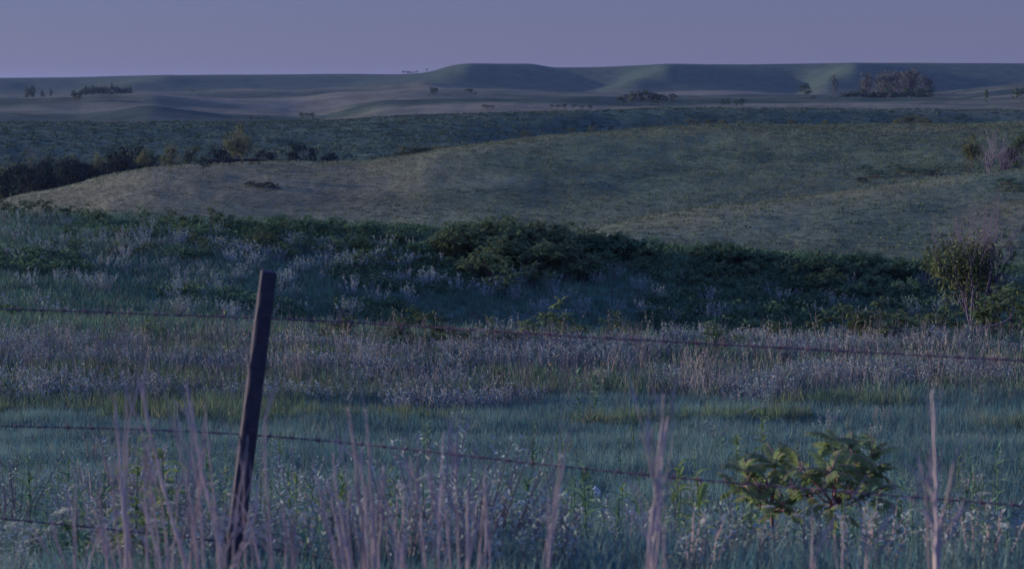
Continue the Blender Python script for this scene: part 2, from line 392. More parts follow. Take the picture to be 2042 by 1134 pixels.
# ------------------------------------------------------------------ scatter of uncountable ground cover
def scatter(name, templates, pts, rot, scl, label, cat):
    """points carrying instances of small tuft meshes: grass and the like, one object"""
    me = bpy.data.meshes.new(name); me.vertices.add(len(pts)); me.vertices.foreach_set('co', np.asarray(pts, np.float32).ravel())
    a = me.attributes.new('rot', 'FLOAT_VECTOR', 'POINT'); a.data.foreach_set('vector', np.asarray(rot, np.float32).ravel())
    a = me.attributes.new('scl', 'FLOAT_VECTOR', 'POINT'); a.data.foreach_set('vector', np.asarray(scl, np.float32).ravel())
    a = me.attributes.new('pick', 'INT', 'POINT'); a.data.foreach_set('value', rng.integers(0, len(templates), len(pts)).astype(np.int32))
    o = link(name, me)
    g = bpy.data.node_groups.new(name, 'GeometryNodeTree')
    g.interface.new_socket('Geometry', in_out='INPUT', socket_type='NodeSocketGeometry')
    g.interface.new_socket('Geometry', in_out='OUTPUT', socket_type='NodeSocketGeometry')
    N = g.nodes.new; L = g.links.new
    gi = N('NodeGroupInput'); go = N('NodeGroupOutput'); iop = N('GeometryNodeInstanceOnPoints')
    jn = N('GeometryNodeJoinGeometry')
    for tm in templates:
        tob = bpy.data.objects.new(name+'_tuft', tm)
        oi = N('GeometryNodeObjectInfo'); oi.inputs['Object'].default_value = tob; oi.inputs['As Instance'].default_value = True
        L(oi.outputs['Geometry'], jn.inputs[0])
    def attr(nm, ty):
        n = N('GeometryNodeInputNamedAttribute'); n.data_type = ty; n.inputs['Name'].default_value = nm; return n.outputs[0]
    e = N('FunctionNodeEulerToRotation'); L(attr('rot', 'FLOAT_VECTOR'), e.inputs[0])
    L(gi.outputs[0], iop.inputs['Points']); L(jn.outputs[0], iop.inputs['Instance'])
    iop.inputs['Pick Instance'].default_value = True
    L(attr('pick', 'INT'), iop.inputs['Instance Index']); L(e.outputs[0], iop.inputs['Rotation']); L(attr('scl', 'FLOAT_VECTOR'), iop.inputs['Scale'])
    L(iop.outputs[0], go.inputs[0])
    md = o.modifiers.new('scatter', 'NODES'); md.node_group = g
    return tag(o, label, cat, kind='stuff')
def field(n, r0, r1, a0=-R(18.5), a1=R(18.5), bias=1.0):
    """n points on the ground between two distances inside the view wedge"""
    u = rng.random(n); r = np.sqrt(r0*r0+(r1*r1-r0*r0)*u**bias); a = rng.uniform(a0, a1, n)
    x = r*np.sin(a); y = r*np.cos(a); return x, y, H(x, y), r, a
def spin(n, tilt=.12):
    return np.stack([rng.normal(0, tilt, n), rng.normal(0, tilt, n), rng.uniform(0, 6.283, n)], -1)

def tuft(seed, n, h, spread, w, m, lean=.35):
    q = random.Random(seed); b = MB()
    for i in range(n):
        an = q.uniform(0, 6.283); r = spread*math.sqrt(q.random()); base = Vector((r*math.cos(an), r*math.sin(an), -.02))
        L = h*q.uniform(.55, 1.1); an2 = q.uniform(0, 6.283); ln = q.gauss(0, lean)
        d = Vector((math.cos(an2)*ln, math.sin(an2)*ln, 1)).normalized()
        side = Vector((math.cos(an2+1.57+q.gauss(0, .6)), math.sin(an2+1.57), 0))*w/2
        m1 = base+d*L*.5; top = base+d*L+Vector((math.cos(an2), math.sin(an2), 0))*L*abs(q.gauss(0, .22))-Vector((0, 0, L*.05))
        b.quad(base-side, base+side, m1+side*.8, m1-side*.8); b.tri(m1-side*.8, m1+side*.8, top)
    return b.mesh('grass_tuft', [m])
def sage_mesh(seed, ns, h, spread, ll, lw, per=16, mats=None):
    q = random.Random(seed); b = MB()
    for i in range(ns):
        an = q.uniform(0, 6.283); r = spread*q.random(); base = Vector((r*math.cos(an)*.4, r*math.sin(an)*.4, -.03))
        hh = h*q.uniform(.6, 1.1); top = base+Vector((math.cos(an)*r, math.sin(an)*r, hh))
        mid = (base+top)/2+Vector((q.gauss(0, .02), q.gauss(0, .02), 0))
        b.tube([base, mid, top], [.006, .0045, .002], 3, 1, False)
        for k in range(per):
            t = q.uniform(.25, 1.0); p = base.lerp(top, t); a2 = q.uniform(0, 6.283)
            d = Vector((math.cos(a2), math.sin(a2), q.uniform(.2, 1.4))).normalized()
            b.leaf(p, d, (q.gauss(0, 1), q.gauss(0, 1), 1), ll*q.uniform(.6, 1.2), lw*q.uniform(.7, 1.2), 0, .15, 2)
    return b.mesh('sage_clump', mats or [M['sage'], M['sage_stem']])
def stemtuft(seed, n, h, spread, m, w=.004):
    q = random.Random(seed); b = MB()
    for i in range(n):
        an = q.uniform(0, 6.283); r = spread*q.random(); base = Vector((r*math.cos(an), r*math.sin(an), -.02))
        L = h*q.uniform(.5, 1.1); top = base+Vector((q.gauss(0, .14)*L, q.gauss(0, .14)*L, L))
        b.tube([base, base.lerp(top, .5)+Vector((q.gauss(0, .01), q.gauss(0, .01), 0)), top], [w, w*.7, w*.3], 3, 0, False)
        for k in range(5):
            t = q.uniform(.55, 1); p = base.lerp(top, t); a2 = q.uniform(0, 6.283)
            b.leaf(p, (math.cos(a2), math.sin(a2), 1.6), (0, 1, .3), .05, .008, 0, 0, 2)
    return b.mesh('dry_stems', [m])

def ground_cover():
    # lush green meadow below the fence
    n = 42000
    x, y, z, r, a = field(n, 6.0, 31)
    hgt = .55+.8*vnoise(x/1.3, y/1.6, 4)+.45*rng.random(n)**3
    st = hit(1188, 990); keep = ~((abs(x-st.x) < .15) & (y > st.y-1.9) & (y < st.y+.12))
    x, y, z, hgt = x[keep], y[keep], z[keep], hgt[keep]; n = len(x)
    T = [tuft(s, 12, .21, .085, .0075, M['grass_near'], .35) for s in range(3)]+[tuft(9, 5, .42, .05, .006, M['grass_near'], .2)]
    s = np.stack([rng.uniform(.8, 1.2, n)*1.1, rng.uniform(.8, 1.2, n)*1.1, hgt], -1)
    scatter('meadow_grass', T, np.stack([x, y, z], -1), spin(n), s, 'lush blue-green meadow grass below the fence', 'grass')
    # yellow-green fringe where the meadow ends at the sage
    n = 17000
    x, y, z, r, a = field(n, 26.0, 39.0)
    keep = vnoise(x/1.8, y/1.1, 8)+.22*(a < -R(3))-.12*(r < 28.5)-.12*(r > 31) > .55
    x, y, z = x[keep], y[keep], z[keep]; n = len(x)
    T = [tuft(s+10, 12, .36, .13, .013, M['grass_edge'], .2) for s in range(3)]
    scatter('yellow_green_grass', T, np.stack([x, y, z], -1), spin(n), rng.uniform(.7, 1.15, (n, 1))*np.ones((1, 3)), 'yellow-green strip of grass along the lower edge of the sage band', 'grass')
    # pale sage band
    n = 5200
    x, y, z, r, a = field(n, 26.5, 42.5)
    keep = vnoise(x/1.9, y/1.5, 14)+.2*(rng.random(n)-.5)-.22*np.clip((r-34)/6, 0, 1)*np.interp(a, [-.15, .1], [1.3, .6])-.3*np.clip((29.8-r)/2, 0, 1) >.52
    x, y, z, r = x[keep], y[keep], z[keep], r[keep]; n = len(x)
    T = [sage_mesh(s, 9, .42, .24, .05, .016, 20) for s in range(4)]
    scatter('sage_thicket', T, np.stack([x, y, z], -1), spin(n), rng.uniform(.65, 1.2, (n, 1))*np.ones((1, 3)), 'pale silver sage growing thickly in a band across the meadow', 'sage')
    n = 1000
    x, y, z, r, a = field(n, 29.0, 38)
    T = [stemtuft(s, 6, .72, .16, M['dry_thin'], .0028) for s in range(3)]
    scatter('dry_stems', T, np.stack([x, y, z], -1), spin(n), rng.uniform(.5, 1.2, (n, 1))*np.ones((1, 3)), 'dry pinkish flower stems standing among the sage', 'dry stems')
    # grass of the band and the slope behind
    n = 42000
    x, y, z, r, a = field(n, 30, 100)
    T = [tuft(s+20, 12, .36, .2, .02, M['grass_dark'], .4) for s in range(3)]
    scatter('slope_grass', T, np.stack([x, y, z], -1), spin(n), rng.uniform(.6, 1.35, (n, 1))*np.ones((1, 3)), 'dark green rough grass on the slope beyond the sage band', 'grass')
    # leafy low scrub over the slope
    n = 13000
    x, y, z, r, a = field(n, 46, 99)
    keep = vnoise(x/4.5, y/4.5, 71)+.22*np.clip(a/R(15), -1, .6)+.12*((r-70)/30) > .42
    x, y, z = x[keep], y[keep], z[keep]; n = len(x)
    T = []
    for sd in range(3):
        q = random.Random(sd+400); b = MB()
        for i in range(46):
            an = q.uniform(0, 6.283); rr_ = .32*math.sqrt(q.random()); p = Vector((rr_*math.cos(an), rr_*math.sin(an), q.uniform(.08, .42)*(1-rr_)))
            b.leaf(p, (q.gauss(0, 1), q.gauss(0, 1), q.gauss(.1, .5)), (q.gauss(0, 1), q.gauss(0, 1), 1), q.uniform(.09, .17), .06, 0, .2, 2)
        T.append(b.mesh('scrub_tuft', [M['sumac_dk']]))
    scatter('low_scrub', T, np.stack([x, y, z], -1), spin(n), rng.uniform(.6, 1.5, (n, 1))*np.ones((1, 3)), 'low dark green leafy scrub covering the near slope below the crest', 'scrub')
    # hill tussocks
    n = 90000
    x, y, z, r, a = field(n, 105, 480)
    T = [tuft(s+30, 7, .34, .36, .10, M['tuss_olive'], .6) for s in range(3)]
    scatter('hill_grass', T, np.stack([x, y, z], -1), spin(n), rng.uniform(.35, 1.2, (n, 1))*np.ones((1, 3))*np.interp(r, [105, 480], [.8, 1.4])[:, None]*np.array([[1.3, 1.3, .55]]), 'olive tussock grass covering the middle hills', 'grass')
    n = 26000
    x, y, z, r, a = field(n, 105, 470)
    keep = vnoise(x/22, y/22, 61)+.35*np.clip(a/R(15), -1, 1) > .55
    x, y, z, r = x[keep], y[keep], z[keep], r[keep]; n = len(x)
    T = [tuft(s+40, 8, .42, .45, .12, M['tuss_dark'], .6) for s in range(3)]
    scatter('hill_weeds', T, np.stack([x, y, z], -1), spin(n), rng.uniform(.5, 1.4, (n, 1))*np.ones((1, 3))*np.interp(r, [105, 480], [.8, 1.3])[:, None]*np.array([[1.3, 1.3, .4]]), 'darker green weeds speckling the middle hills', 'weeds')
    n = 26000
    x, y, z, r, a = field(n, 500, 900)
    T = [tuft(s+50, 8, .7, .8, .4, M['tuss_dark'], .7) for s in range(3)]
    scatter('far_hill_weeds', T, np.stack([x, y, z], -1), spin(n), rng.uniform(.4, 1.5, (n, 1))*np.array([[1.3, 1.3, .7]]), 'green tussocks dotting the far dark hillside', 'weeds')
ground_cover()

# ------------------------------------------------------------------ fence
def fence():
    t = empty('fence_post', (0, 0, 0))
    top = at(536, 541, 7.6); low = at(462, 1134, 7.62)
    d = (top-low).normalized(); base = low-d*.35
    L = (top-base).length
    b = MB(); q = random.Random(2)
    wx, wy = .0345, .021; n = 26
    rings = []
    for i in range(n+1):
        z = L*i/n; j = .0005
        ring = []
        for (sx, sy) in ((-1, -.7), (-.8, -1), (.8, -1), (1, -.75), (1, .8), (.8, 1), (-.8, 1), (-1, .8)):
            ring.append((sx*wx*(1-.12*i/n)+q.gauss(0, j), sy*wy+q.gauss(0, j), z+(q.uniform(-.004, .004) if i == n else 0)))
        rings.append(ring)
    for i in range(n+1): b.v += rings[i]
    for i in range(n):
        for k in range(8):
            a = i*8+k; c = i*8+(k+1) % 8; b.f.append((a, c, c+8, a+8)); b.m.append(0)
    cx = len(b.v); b.v.append((0, 0, L+.004))
    for k in range(8): b.f.append((n*8+k, n*8+(k+1) % 8, cx)); b.m.append(0)
    me = b.mesh('post_shaft', [M['wood']])
    t.location = base; t.rotation_euler = (Matrix.Rotation(0, 3, 'Z')@d.to_track_quat('Z', 'Y').to_matrix()@Matrix.Rotation(R(0), 3, 'Z')).to_euler()
    zrot = d.to_track_quat('Z', 'Y').to_matrix()
    # turn the shaft about its own axis so its narrow left face catches the light
    ax = zrot@Vector((1, 0, 0)); ang = math.atan2(ax.y, ax.x)
    t.rotation_euler = (zrot@Matrix.Rotation(R(22)-ang, 3, 'Z')).to_euler()
    s = link('shaft', me, t)
    for hz in (L-.18, L-.645, L-1.07):
        sb = MB(); sb.tube([(-.012, -wy-.002, hz), (-.012, -wy-.008, hz+.004), (.012, -wy-.008, hz+.004), (.012, -wy-.002, hz)], .0018, 5)
        link('staple', sb.mesh('staple', [M['wire']]), t)
    tag(t, 'dark weathered fence post leaning right, pale along its left edge', 'fence post')
    # wires: control pixels with distances worked out from a level wire at each height
    def wire(pts, label):
        P = [at(px, py, dd) for px, py, dd in pts]
        P = [P[0]+(P[0]-P[1])*1.2]+P+[P[-1]+(P[-1]-P[-2])*1.2]
        # resample
        S = []
        for a, c in zip(P[:-1], P[1:]):
            k = max(2, int((c-a).length/.02))
            S += [a.lerp(c, i/k) for i in range(k)]
        S.append(P[-1])
        k = 5
        S = [sum((S[min(max(i+j, 0), len(S)-1)] for j in range(-k*3, k*3+1)), Vector())/(6*k+1) for i in range(len(S))]
        o = empty('barbed_wire', S[len(S)//2]); org = S[len(S)//2]
        for ph in (0, math.pi):
            b = MB(); pts2 = []
            for i, p in enumerate(S):
                an = i*.02/.05*math.pi+ph
                pts2.append(p-org+Vector((0, math.cos(an), math.sin(an)))*.0021)
            b.tube(pts2, .0019, 5); link('strand', b.mesh('strand', [M['wire']], True), o)
        q = random.Random(len(S)); i = 4
        bm = MB()
        for an in (0.4, 2.2):
            b0 = Vector((0, math.cos(an), math.sin(an)))
            loop = [b0*.028+Vector((-.004, 0, 0))]+[Vector((-.004+.0025*j, math.cos(an+1.2*j)*.0065, math.sin(an+1.2*j)*.0065)) for j in range(6)]+[-b0*.026+Vector((.01, 0, 0))]
            bm.tube(loop, .0015, 4)
        bme = bm.mesh('barb', [M['wire']])
        while i < len(S)-2:
            bo = link('barb', bme, o, S[i]-org); bo.rotation_euler = (q.uniform(0, 6.28), 0, 0)
            i += int(.115/.02)+q.choice((0, 0, 1))
        tag(o, label, 'barbed wire')
    wire([(0, 615, 8.0), (250, 624, 7.85), (500, 633, 7.66), (760, 645, 7.4), (1100, 668, 7.0), (1500, 690, 6.75), (2042, 719, 6.4)],
         'topmost rusty barbed wire crossing behind the post just below its head')
    wire([(0, 849, 7.78), (250, 854, 7.7), (515, 866, 7.62), (800, 893, 7.3), (1100, 928, 7.0), (1500, 966, 6.65), (2042, 1008, 6.3)],
         'second rusty barbed wire down, passing in front of the sumac sapling')
    wire([(0, 1033, 7.75), (240, 1056, 7.7), (492, 1083, 7.62), (900, 1160, 7.2), (1500, 1230, 6.7), (2042, 1290, 6.3)],
         'lowest rusty barbed wire, showing only left of the post near the frame bottom')
fence()

# ------------------------------------------------------------------ sumac
def pinnate(seed, L=.42, pairs=11, ll=.085, lw=.024, simple=False, mi=0):
    """one long drooping leaf with paired leaflets, growing along +X from the origin"""
    q = random.Random(seed); b = MB(); pts = []
    for i in range(7):
        t = i/6; pts.append(Vector((L*(t-.18*t*t), q.gauss(0, .006), L*(.34*t-.52*t*t))))
    if not simple: b.tube(pts, [.0028*(1-.75*i/6)+.0006 for i in range(7)], 4, 1, False)
    for k in range(pairs+1):
        t = .2+.8*k/pairs; f = t*6; i0 = min(int(f), 5); p = pts[i0].lerp(pts[i0+1], f-i0); d = (pts[i0+1]-pts[i0]).normalized()
        size = math.sin(math.pi*(.22+.68*t))
        if k == pairs: b.leaf(p, d, (0, 0, 1), ll*.7, lw, mi, .1, 2); break
        for s in (-1, 1):
            dd = Vector((0, s, -.25-q.uniform(0, .35)))+d*q.uniform(.35, .6)
            b.leaf(p, dd, d.cross(Vector((0, s, 0)))*(-s)+Vector((q.gauss(0, .15), 0, 0)), ll*size*q.uniform(.9, 1.1), lw*q.uniform(.9, 1.1)*(1.35 if simple else 1), mi, .22, 2 if simple else 3)
    return b
def merge(dst, src, mtx, mi=None):
    n = len(dst.v); dst.v += [tuple(mtx@Vector(v)) for v in src.v]
    dst.f += [tuple(i+n for i in f) for f in src.f]; dst.m += src.m if mi is None else [mi]*len(src.f)
def rosette_mtx(q, top, an, lift):
    return Matrix.Translation(top)@Matrix.Rotation(an, 4, 'Z')@Matrix.Rotation(-lift, 4, 'Y')
def sumac_shrub(seed, h, rad, nr, leafm):
    q = random.Random(seed); st = MB(); cr = MB(); leaves = [pinnate(seed*9+i, .42, 8, .10, .032, True) for i in range(3)]
    for i in range(nr):
        an = q.uniform(0, 6.283); r = rad*math.sqrt(q.random()); hh = h*(1-.45*(r/rad)**2)*q.uniform(.62, 1.0)
        top = Vector((r*math.cos(an), r*math.sin(an), hh)); base = Vector((top.x*.3, top.y*.3, -.1))
        st.tube([base, base.lerp(top, .5)+Vector((q.gauss(0, .05), q.gauss(0, .05), 0)), top], [.014, .01, .006], 4, 0, False)
        for k in range(q.randint(8, 11)):
            merge(cr, q.choice(leaves), rosette_mtx(q, top-Vector((0, 0, q.uniform(0, .16))), q.uniform(0, 6.283), q.uniform(-.25, .85))@Matrix.Scale(q.uniform(.7, 1.05), 4))
    return [('stems', st.mesh('stems', [M['shrub_stem']])), ('foliage', cr.mesh('foliage', [leafm]))]

def sumacs():
    V = [sumac_shrub(s, 1.5, .9, 13, M['sumac']) for s in range(4)]
    D = [sumac_shrub(s+20, 1.5, .9, 13, M['sumac_dk']) for s in range(3)]
    q = random.Random(5)
    def put(px, py, V_, sc, label, grp, rmin=45.):
        p = hit(px, py, rmin); plant('sumac_shrub', q.choice(V_), p, q.uniform(0, 6.28), sc, label, 'shrub', grp)
    # left end of the near crest
    for px in (8, 60, 105, 140, 190, 205, 270, 350, 385, 430, 470, 500, 560, 620, 650, 745, 730, 790):
        put(px+q.uniform(-8, 8), np.interp(px, [0, 800], [432, 478])+q.uniform(2, 10), q.choice((V, D)), q.uniform(.55, .85), 'small green sumac shrub on the left half of the near crest', 'sumac shrubs along the left half of the near crest')
    for i in range(30):
        px = q.uniform(0, 880); put(px, np.interp(px, [0, 880], [452, 500])+q.uniform(0, 50), V, q.uniform(.32, .6), 'low sumac shrub in the pale weeds below the crest, '+('at the far left' if px < 220 else 'above left of the post' if px < 500 else 'above the post head' if px < 620 else 'right of the post head'), 'sumac shrubs scattered below the left part of the crest')
    # the big central thicket
    for i in range(80):
        px = q.triangular(860, 1230, 1010); k_ = abs(q.gauss(0, 1))*34; y0 = np.interp(px, [860, 1000, 1230], [492, 492, 512])
        put(px, y0+k_, V if px < 1140 else q.choice((V, D)), q.uniform(.8, 1.15), 'green sumac '+('in the back row' if k_ < 14 else 'in the front')+' of the tall crest thicket, '+('left part' if px < 970 else 'middle part' if px < 1080 else 'right part'), 'sumac shrubs of the tall thicket at the middle of the crest')
    for i in range(52):
        px = q.uniform(1180, 1900); y0 = np.interp(px, [1200, 1900], [512, 556])
        put(px, y0+abs(q.gauss(0, 1))*12, D, q.uniform(.6, .95), 'dark green sumac along the right half of the near crest', 'sumac shrubs along the right half of the near crest')
    for px, py, s in ((678, 662, .5), (785, 672, .45), (838, 670, .62), (890, 672, .5), (990, 672, .5), (1100, 676, .72), (1135, 680, .45), (1440, 690, .5), (1690, 705, .72), (1755, 690, .7), (1800, 706, .6), (1870, 700, .6), (2010, 700, .85), (2036, 690, .9), (1240, 690, .5), (300, 655, .4), (640, 650, .35), (1555, 700, .45)):
        lab = {678: 'small sumac just right of the post head, above the top wire', 838: 'rounded bright sumac at the swale edge left of centre, among smaller ones', 1100: 'largest sumac standing at the swale edge near centre, just above the top wire',
               2036: 'sumac at the right frame edge beside the ragged bush', 1690: 'leafy sumac at the swale edge left of the ragged bush'}.get(px)
        p = ground_at(px, q.uniform(37, 40), 680); plant('sumac_shrub', q.choice(V), p, q.uniform(0, 6.28), s, lab or 'small sumac standing at the edge of the swale behind the sage band', 'shrub', None if lab else 'sumac shrubs at the swale edge')
    for i in range(125):
        px = q.uniform(480, 1880); y0 = np.interp(px, [480, 1000, 1900], [462, 500, 556]); put(px, y0+q.uniform(0, 62), q.choice((V, D)), q.uniform(.35, .7), 'low sumac in the green cover below the crest, '+('above the post head' if px < 620 else 'left of the tall thicket' if px < 880 else 'under the tall thicket' if px < 1240 else 'just right of the tall thicket' if px < 1560 else 'left of the ragged bush'), 'low sumac below the middle and right of the crest')
    # dark mat of shrubs on the hillside at right
    for i in range(16):
        px = q.uniform(1725, 1870); p = hit(px, q.uniform(338, 356)+(px-1725)*.02, 240); plant('sumac_shrub', q.choice(D), p, q.uniform(0, 6.28), q.uniform(1.1, 1.6), 'dark shrub in the oval patch on the middle hillside at right', 'shrub', 'shrubs of the dark oval patch on the hillside', zs=.6)
    for i in range(5):
        p = hit(q.uniform(1930, 2040), q.uniform(368, 384), 150); plant('sumac_shrub', q.choice(D), p, 0, q.uniform(.8, 1.1), 'dark low shrub on the near right hill by the frame edge', 'shrub', 'low shrubs on the near right hill', zs=.5)
    # the two saplings in front: every leaf its own part
    leafm = []
    for i in range(5): leafm.append(pinnate(300+i, .235, 13, .058, .015).mesh('leaf', [M['sapling_leaf'], M['sumac_stem']]))
    def sapling(base_px, d, tips, label):
        base = at(base_px[0], base_px[1], d); base.z = float(H(base.x, base.y))
        o = empty('sumac_sapling', base); sm = MB(); q = random.Random(base_px[0])
        fork = at(base_px[2], base_px[3], d)-base
        sm.tube([Vector((0, 0, -.05)), fork*.5+Vector((.01, .01, 0)), fork], [.013, .011, .009], 7)
        tipw = []
        for (px, py, dd) in tips:
            tp = at(px, py, d+dd)-base; midp = fork.lerp(tp, .55)+Vector((q.gauss(0, .02), q.gauss(0, .03), -.03))
            sm.tube([fork*.98, midp, tp], [.007, .006, .004], 5); tipw.append(tp)
        link('stem', sm.mesh('stem', [M['sumac_stem']], True), o)
        for tp in tipw:
            n = q.randint(7, 9)
            for k in range(n):
                l = link('leaf', q.choice(leafm), o, tp-Vector((0, 0, q.uniform(0, .07))))
                l.rotation_euler = (q.gauss(0, .35), q.uniform(-1.15, .3), 6.283*k/n+q.gauss(0, .35)); s = q.uniform(.62, 1.0); l.scale = (s, s, s)
        tag(o, label, 'sapling')
    sapling((1668, 1134, 1662, 1000), 9.7, [(1692, 892, 0), (1650, 935, -.15), (1725, 940, .15), (1618, 972, .1), (1700, 982, -.1), (1738, 905, .1), (1668, 872, .1), (1598, 930, 0), (1655, 1003, .05), (1730, 985, 0), (1690, 945, .1)], 'taller sumac sapling on a single reddish stem, right of the other sapling')
    sapling((1540, 1090, 1538, 1015), 10.0, [(1492, 935, 0), (1545, 922, .1), (1578, 962, -.1), (1510, 990, -.05), (1478, 965, .1), (1560, 1000, .1), (1530, 958, 0)], 'shorter sumac sapling on two thin stems, left of the taller one')
sumacs()

# ------------------------------------------------------------------ broad leaved weeds, sage and flowers in front
def where(px, spans):
    for lim, txt in spans:
        if px < lim: return txt
    return spans[-1][1]
NEAR = [(220, 'by the left frame edge'), (480, 'left of the post'), (700, 'just right of the post'), (1000, 'behind the right stalks'), (1180, 'left of the white stone'), (1320, 'right of the white stone'), (1460, 'left of the sumac saplings'), (1760, 'around the sumac saplings'), (1880, 'right of the saplings'), (2100, 'by the right frame edge')]
SLOPE = [(170, 'at the far left'), (350, 'well left of the post'), (500, 'just left above the post'), (650, 'just right of the post head'), (900, 'left of the tall sumac thicket'), (1240, 'below the tall sumac thicket'), (1560, 'right of the tall sumac thicket'), (1860, 'left of the ragged bush'), (2100, 'behind the ragged bush')]
def weeds():
    q = random.Random(77)
    leaf = []
    for i in range(3):
        b = MB(); pts = 5; Lf, wf = .125, .046
        for s in range(4):
            t0, t1 = s/4, (s+1)/4
            def wd(t): return wf*math.sin(math.pi*min(1, .08+.92*t))**.7 if t < 1 else 0.0005
            def zc(t): return .015*math.sin(t*3)-.03*t*t*(1+i*.5)
            for sd in (-1, 1):
                a = (t0*Lf, 0, zc(t0)); c = (t1*Lf, 0, zc(t1)); e = (t1*Lf, sd*wd(t1)/2, zc(t1)+.006); g = (t0*Lf, sd*wd(t0)/2, zc(t0)+.006)
                b.quad(a, c, e, g) if sd < 0 else b.quad(g, e, c, a)
        leaf.append(b)
    lm = {k: [b.mesh('leaf', [M[k]], True) for b in leaf] for k in ('milk', 'milk_bright', 'sage')}
    def forb(name, px, d, h, n, kind, label, cat, up=.6, ls=1.0, lean=0., py=None):
        p = ground_at(px, d, py or 950); o = empty(name, p, q.uniform(0, 6.28))
        s = MB(); top = Vector((lean, q.gauss(0, .03), h)); s.tube([(0, 0, -.04), top*.5+Vector((.012, 0, 0)), top], [.006, .005, .003], 5)
        link('stem', s.mesh('stem', [M['milk']], True), o)
        for k in range(n):
            t = .25+.75*k/(n-1); pp = (top*t); l = link('leaf', q.choice(lm[kind]), o, pp)
            l.rotation_euler = (q.gauss(0, .15), -up*(.4+.8*t)+q.gauss(0, .15), k*2.4+q.gauss(0, .2)); sc = ls*q.uniform(.75, 1.1)*(1.1-.45*t); l.scale = (sc, sc, sc)
        tag(o, label, cat); return o
    F_ = [(60, 12.5, .62, 'milk', 'leafy milkweed left of the stalks, just under the second wire'),
          (420, 12.6, .6, 'milk', 'leafy milkweed immediately left of the fence post'),
          (1155, 26, .8, 'milk', 'dark milkweed silhouetted before the sage band, left of the pair'),
          (1187, 26.5, .75, 'milk', 'dark milkweed before the sage band, right of the pair'),
          (1520, 21, .6, 'milk_bright', 'bright leafy weed at the meadow edge above the sumac saplings'),
          (1470, 20, .4, 'milk_bright', 'small bright weed left of the arching dry stem'),
          (1062, 19, .6, 'milk', 'green broad-leaved weed in mid meadow near centre'),
          (850, 20, .5, 'milk', 'green weed in mid meadow above the middle wire'),
          (1408, 9.6, .5, 'milk_bright', 'yellow-green weed by the frame bottom left of the saplings'),
          (1170, 9.5, .5, 'milk', 'green weed with sage at its foot near the frame bottom centre'),
          (1048, 12.5, .42, 'milk', 'pointed green weed between the two stalk clumps, left of the white stone'),
          (1990, 13, .75, 'milk', 'tall pale milkweed near the right frame edge'),
          (1345, 10.8, .55, 'milk_bright', 'bright drooping weed right of the white stone'),
          (1505, 9.4, .3, 'milk_bright', 'low bright weed below the left sapling'),
          (1790, 12, .45, 'milk', 'low weed between the saplings and the tall right stalk'),
          (1945, 14.5, .5, 'milk', 'upright weed right of the tall right stalk'),
          (205, 11.2, .45, 'milk', 'weed at the left edge of the dry stalk tangle'),
          (640, 10.5, .4, 'milk', 'weed right of the fence post foot'),
          (680, 11.4, .42, 'milk_bright', 'small bright weed behind the stalks right of the post'),
          (1740, 16, .5, 'milk', 'weed behind the right sapling'),
          (130, 15, .5, 'milk', 'weed left of the stalks above the second wire')]
    for px, d, h, kd, lab in F_:
        forb('milkweed' if kd == 'milk' else 'leafy_weed', px, d, h, 15, kd, lab, 'weed', ls=1.25 if d < 24 else 1.5)
    for i in range(190):
        kd = 'milk' if i % 3 else 'milk_bright'
        wx_ = q.uniform(0, 2042); wd_ = q.choice((q.uniform(9, 14), q.uniform(12, 22)))
        forb('young_weed', wx_, wd_, q.uniform(.2, .48), 10, kd, ('bright ' if kd != 'milk' else 'green ')+('young weed low in the near grass ' if wd_ < 13 else 'young weed farther out in the meadow ')+where(wx_, NEAR), 'weed', ls=q.uniform(.7, 1.0))['group'] = 'young weeds scattered through the meadow'
    # broad yellowish foliage in the tangle lower left
    for px, d, h, lab in ((270, 8.6, .62, 'yellow-green broad-leaved plant deep in the stalks, left one'), (325, 8.8, .6, 'yellow-green broad-leaved plant deep in the stalks, right one'), (290, 8.3, .36, 'low yellow-green broad-leaved plant at the foot of the stalks')):
        forb('broad_leaved_plant', px, d, h, 16, 'milk_bright', lab, 'plant', up=.2, ls=1.7)
    # cream flower heads lower left
    fb = MB()
    for i in range(70):
        an = q.uniform(0, 6.28); r = .05*math.sqrt(q.random()); c = Vector((r*math.cos(an), r*math.sin(an), .012-r*r*4+q.gauss(0, .004)))
        for k in range(2):
            d = Vector((q.gauss(0, 1), q.gauss(0, 1), .6)); fb.leaf(c, d, (q.gauss(0, 1), q.gauss(0, 1), 1), .013, .009, 0, 0, 2)
    for i in range(6): fb.tube([(0, 0, -.05), (.03*math.cos(i), .03*math.sin(i), 0)], .0012, 3, 1, False)
    head = fb.mesh('flower_head', [M['flower'], M['milk']])
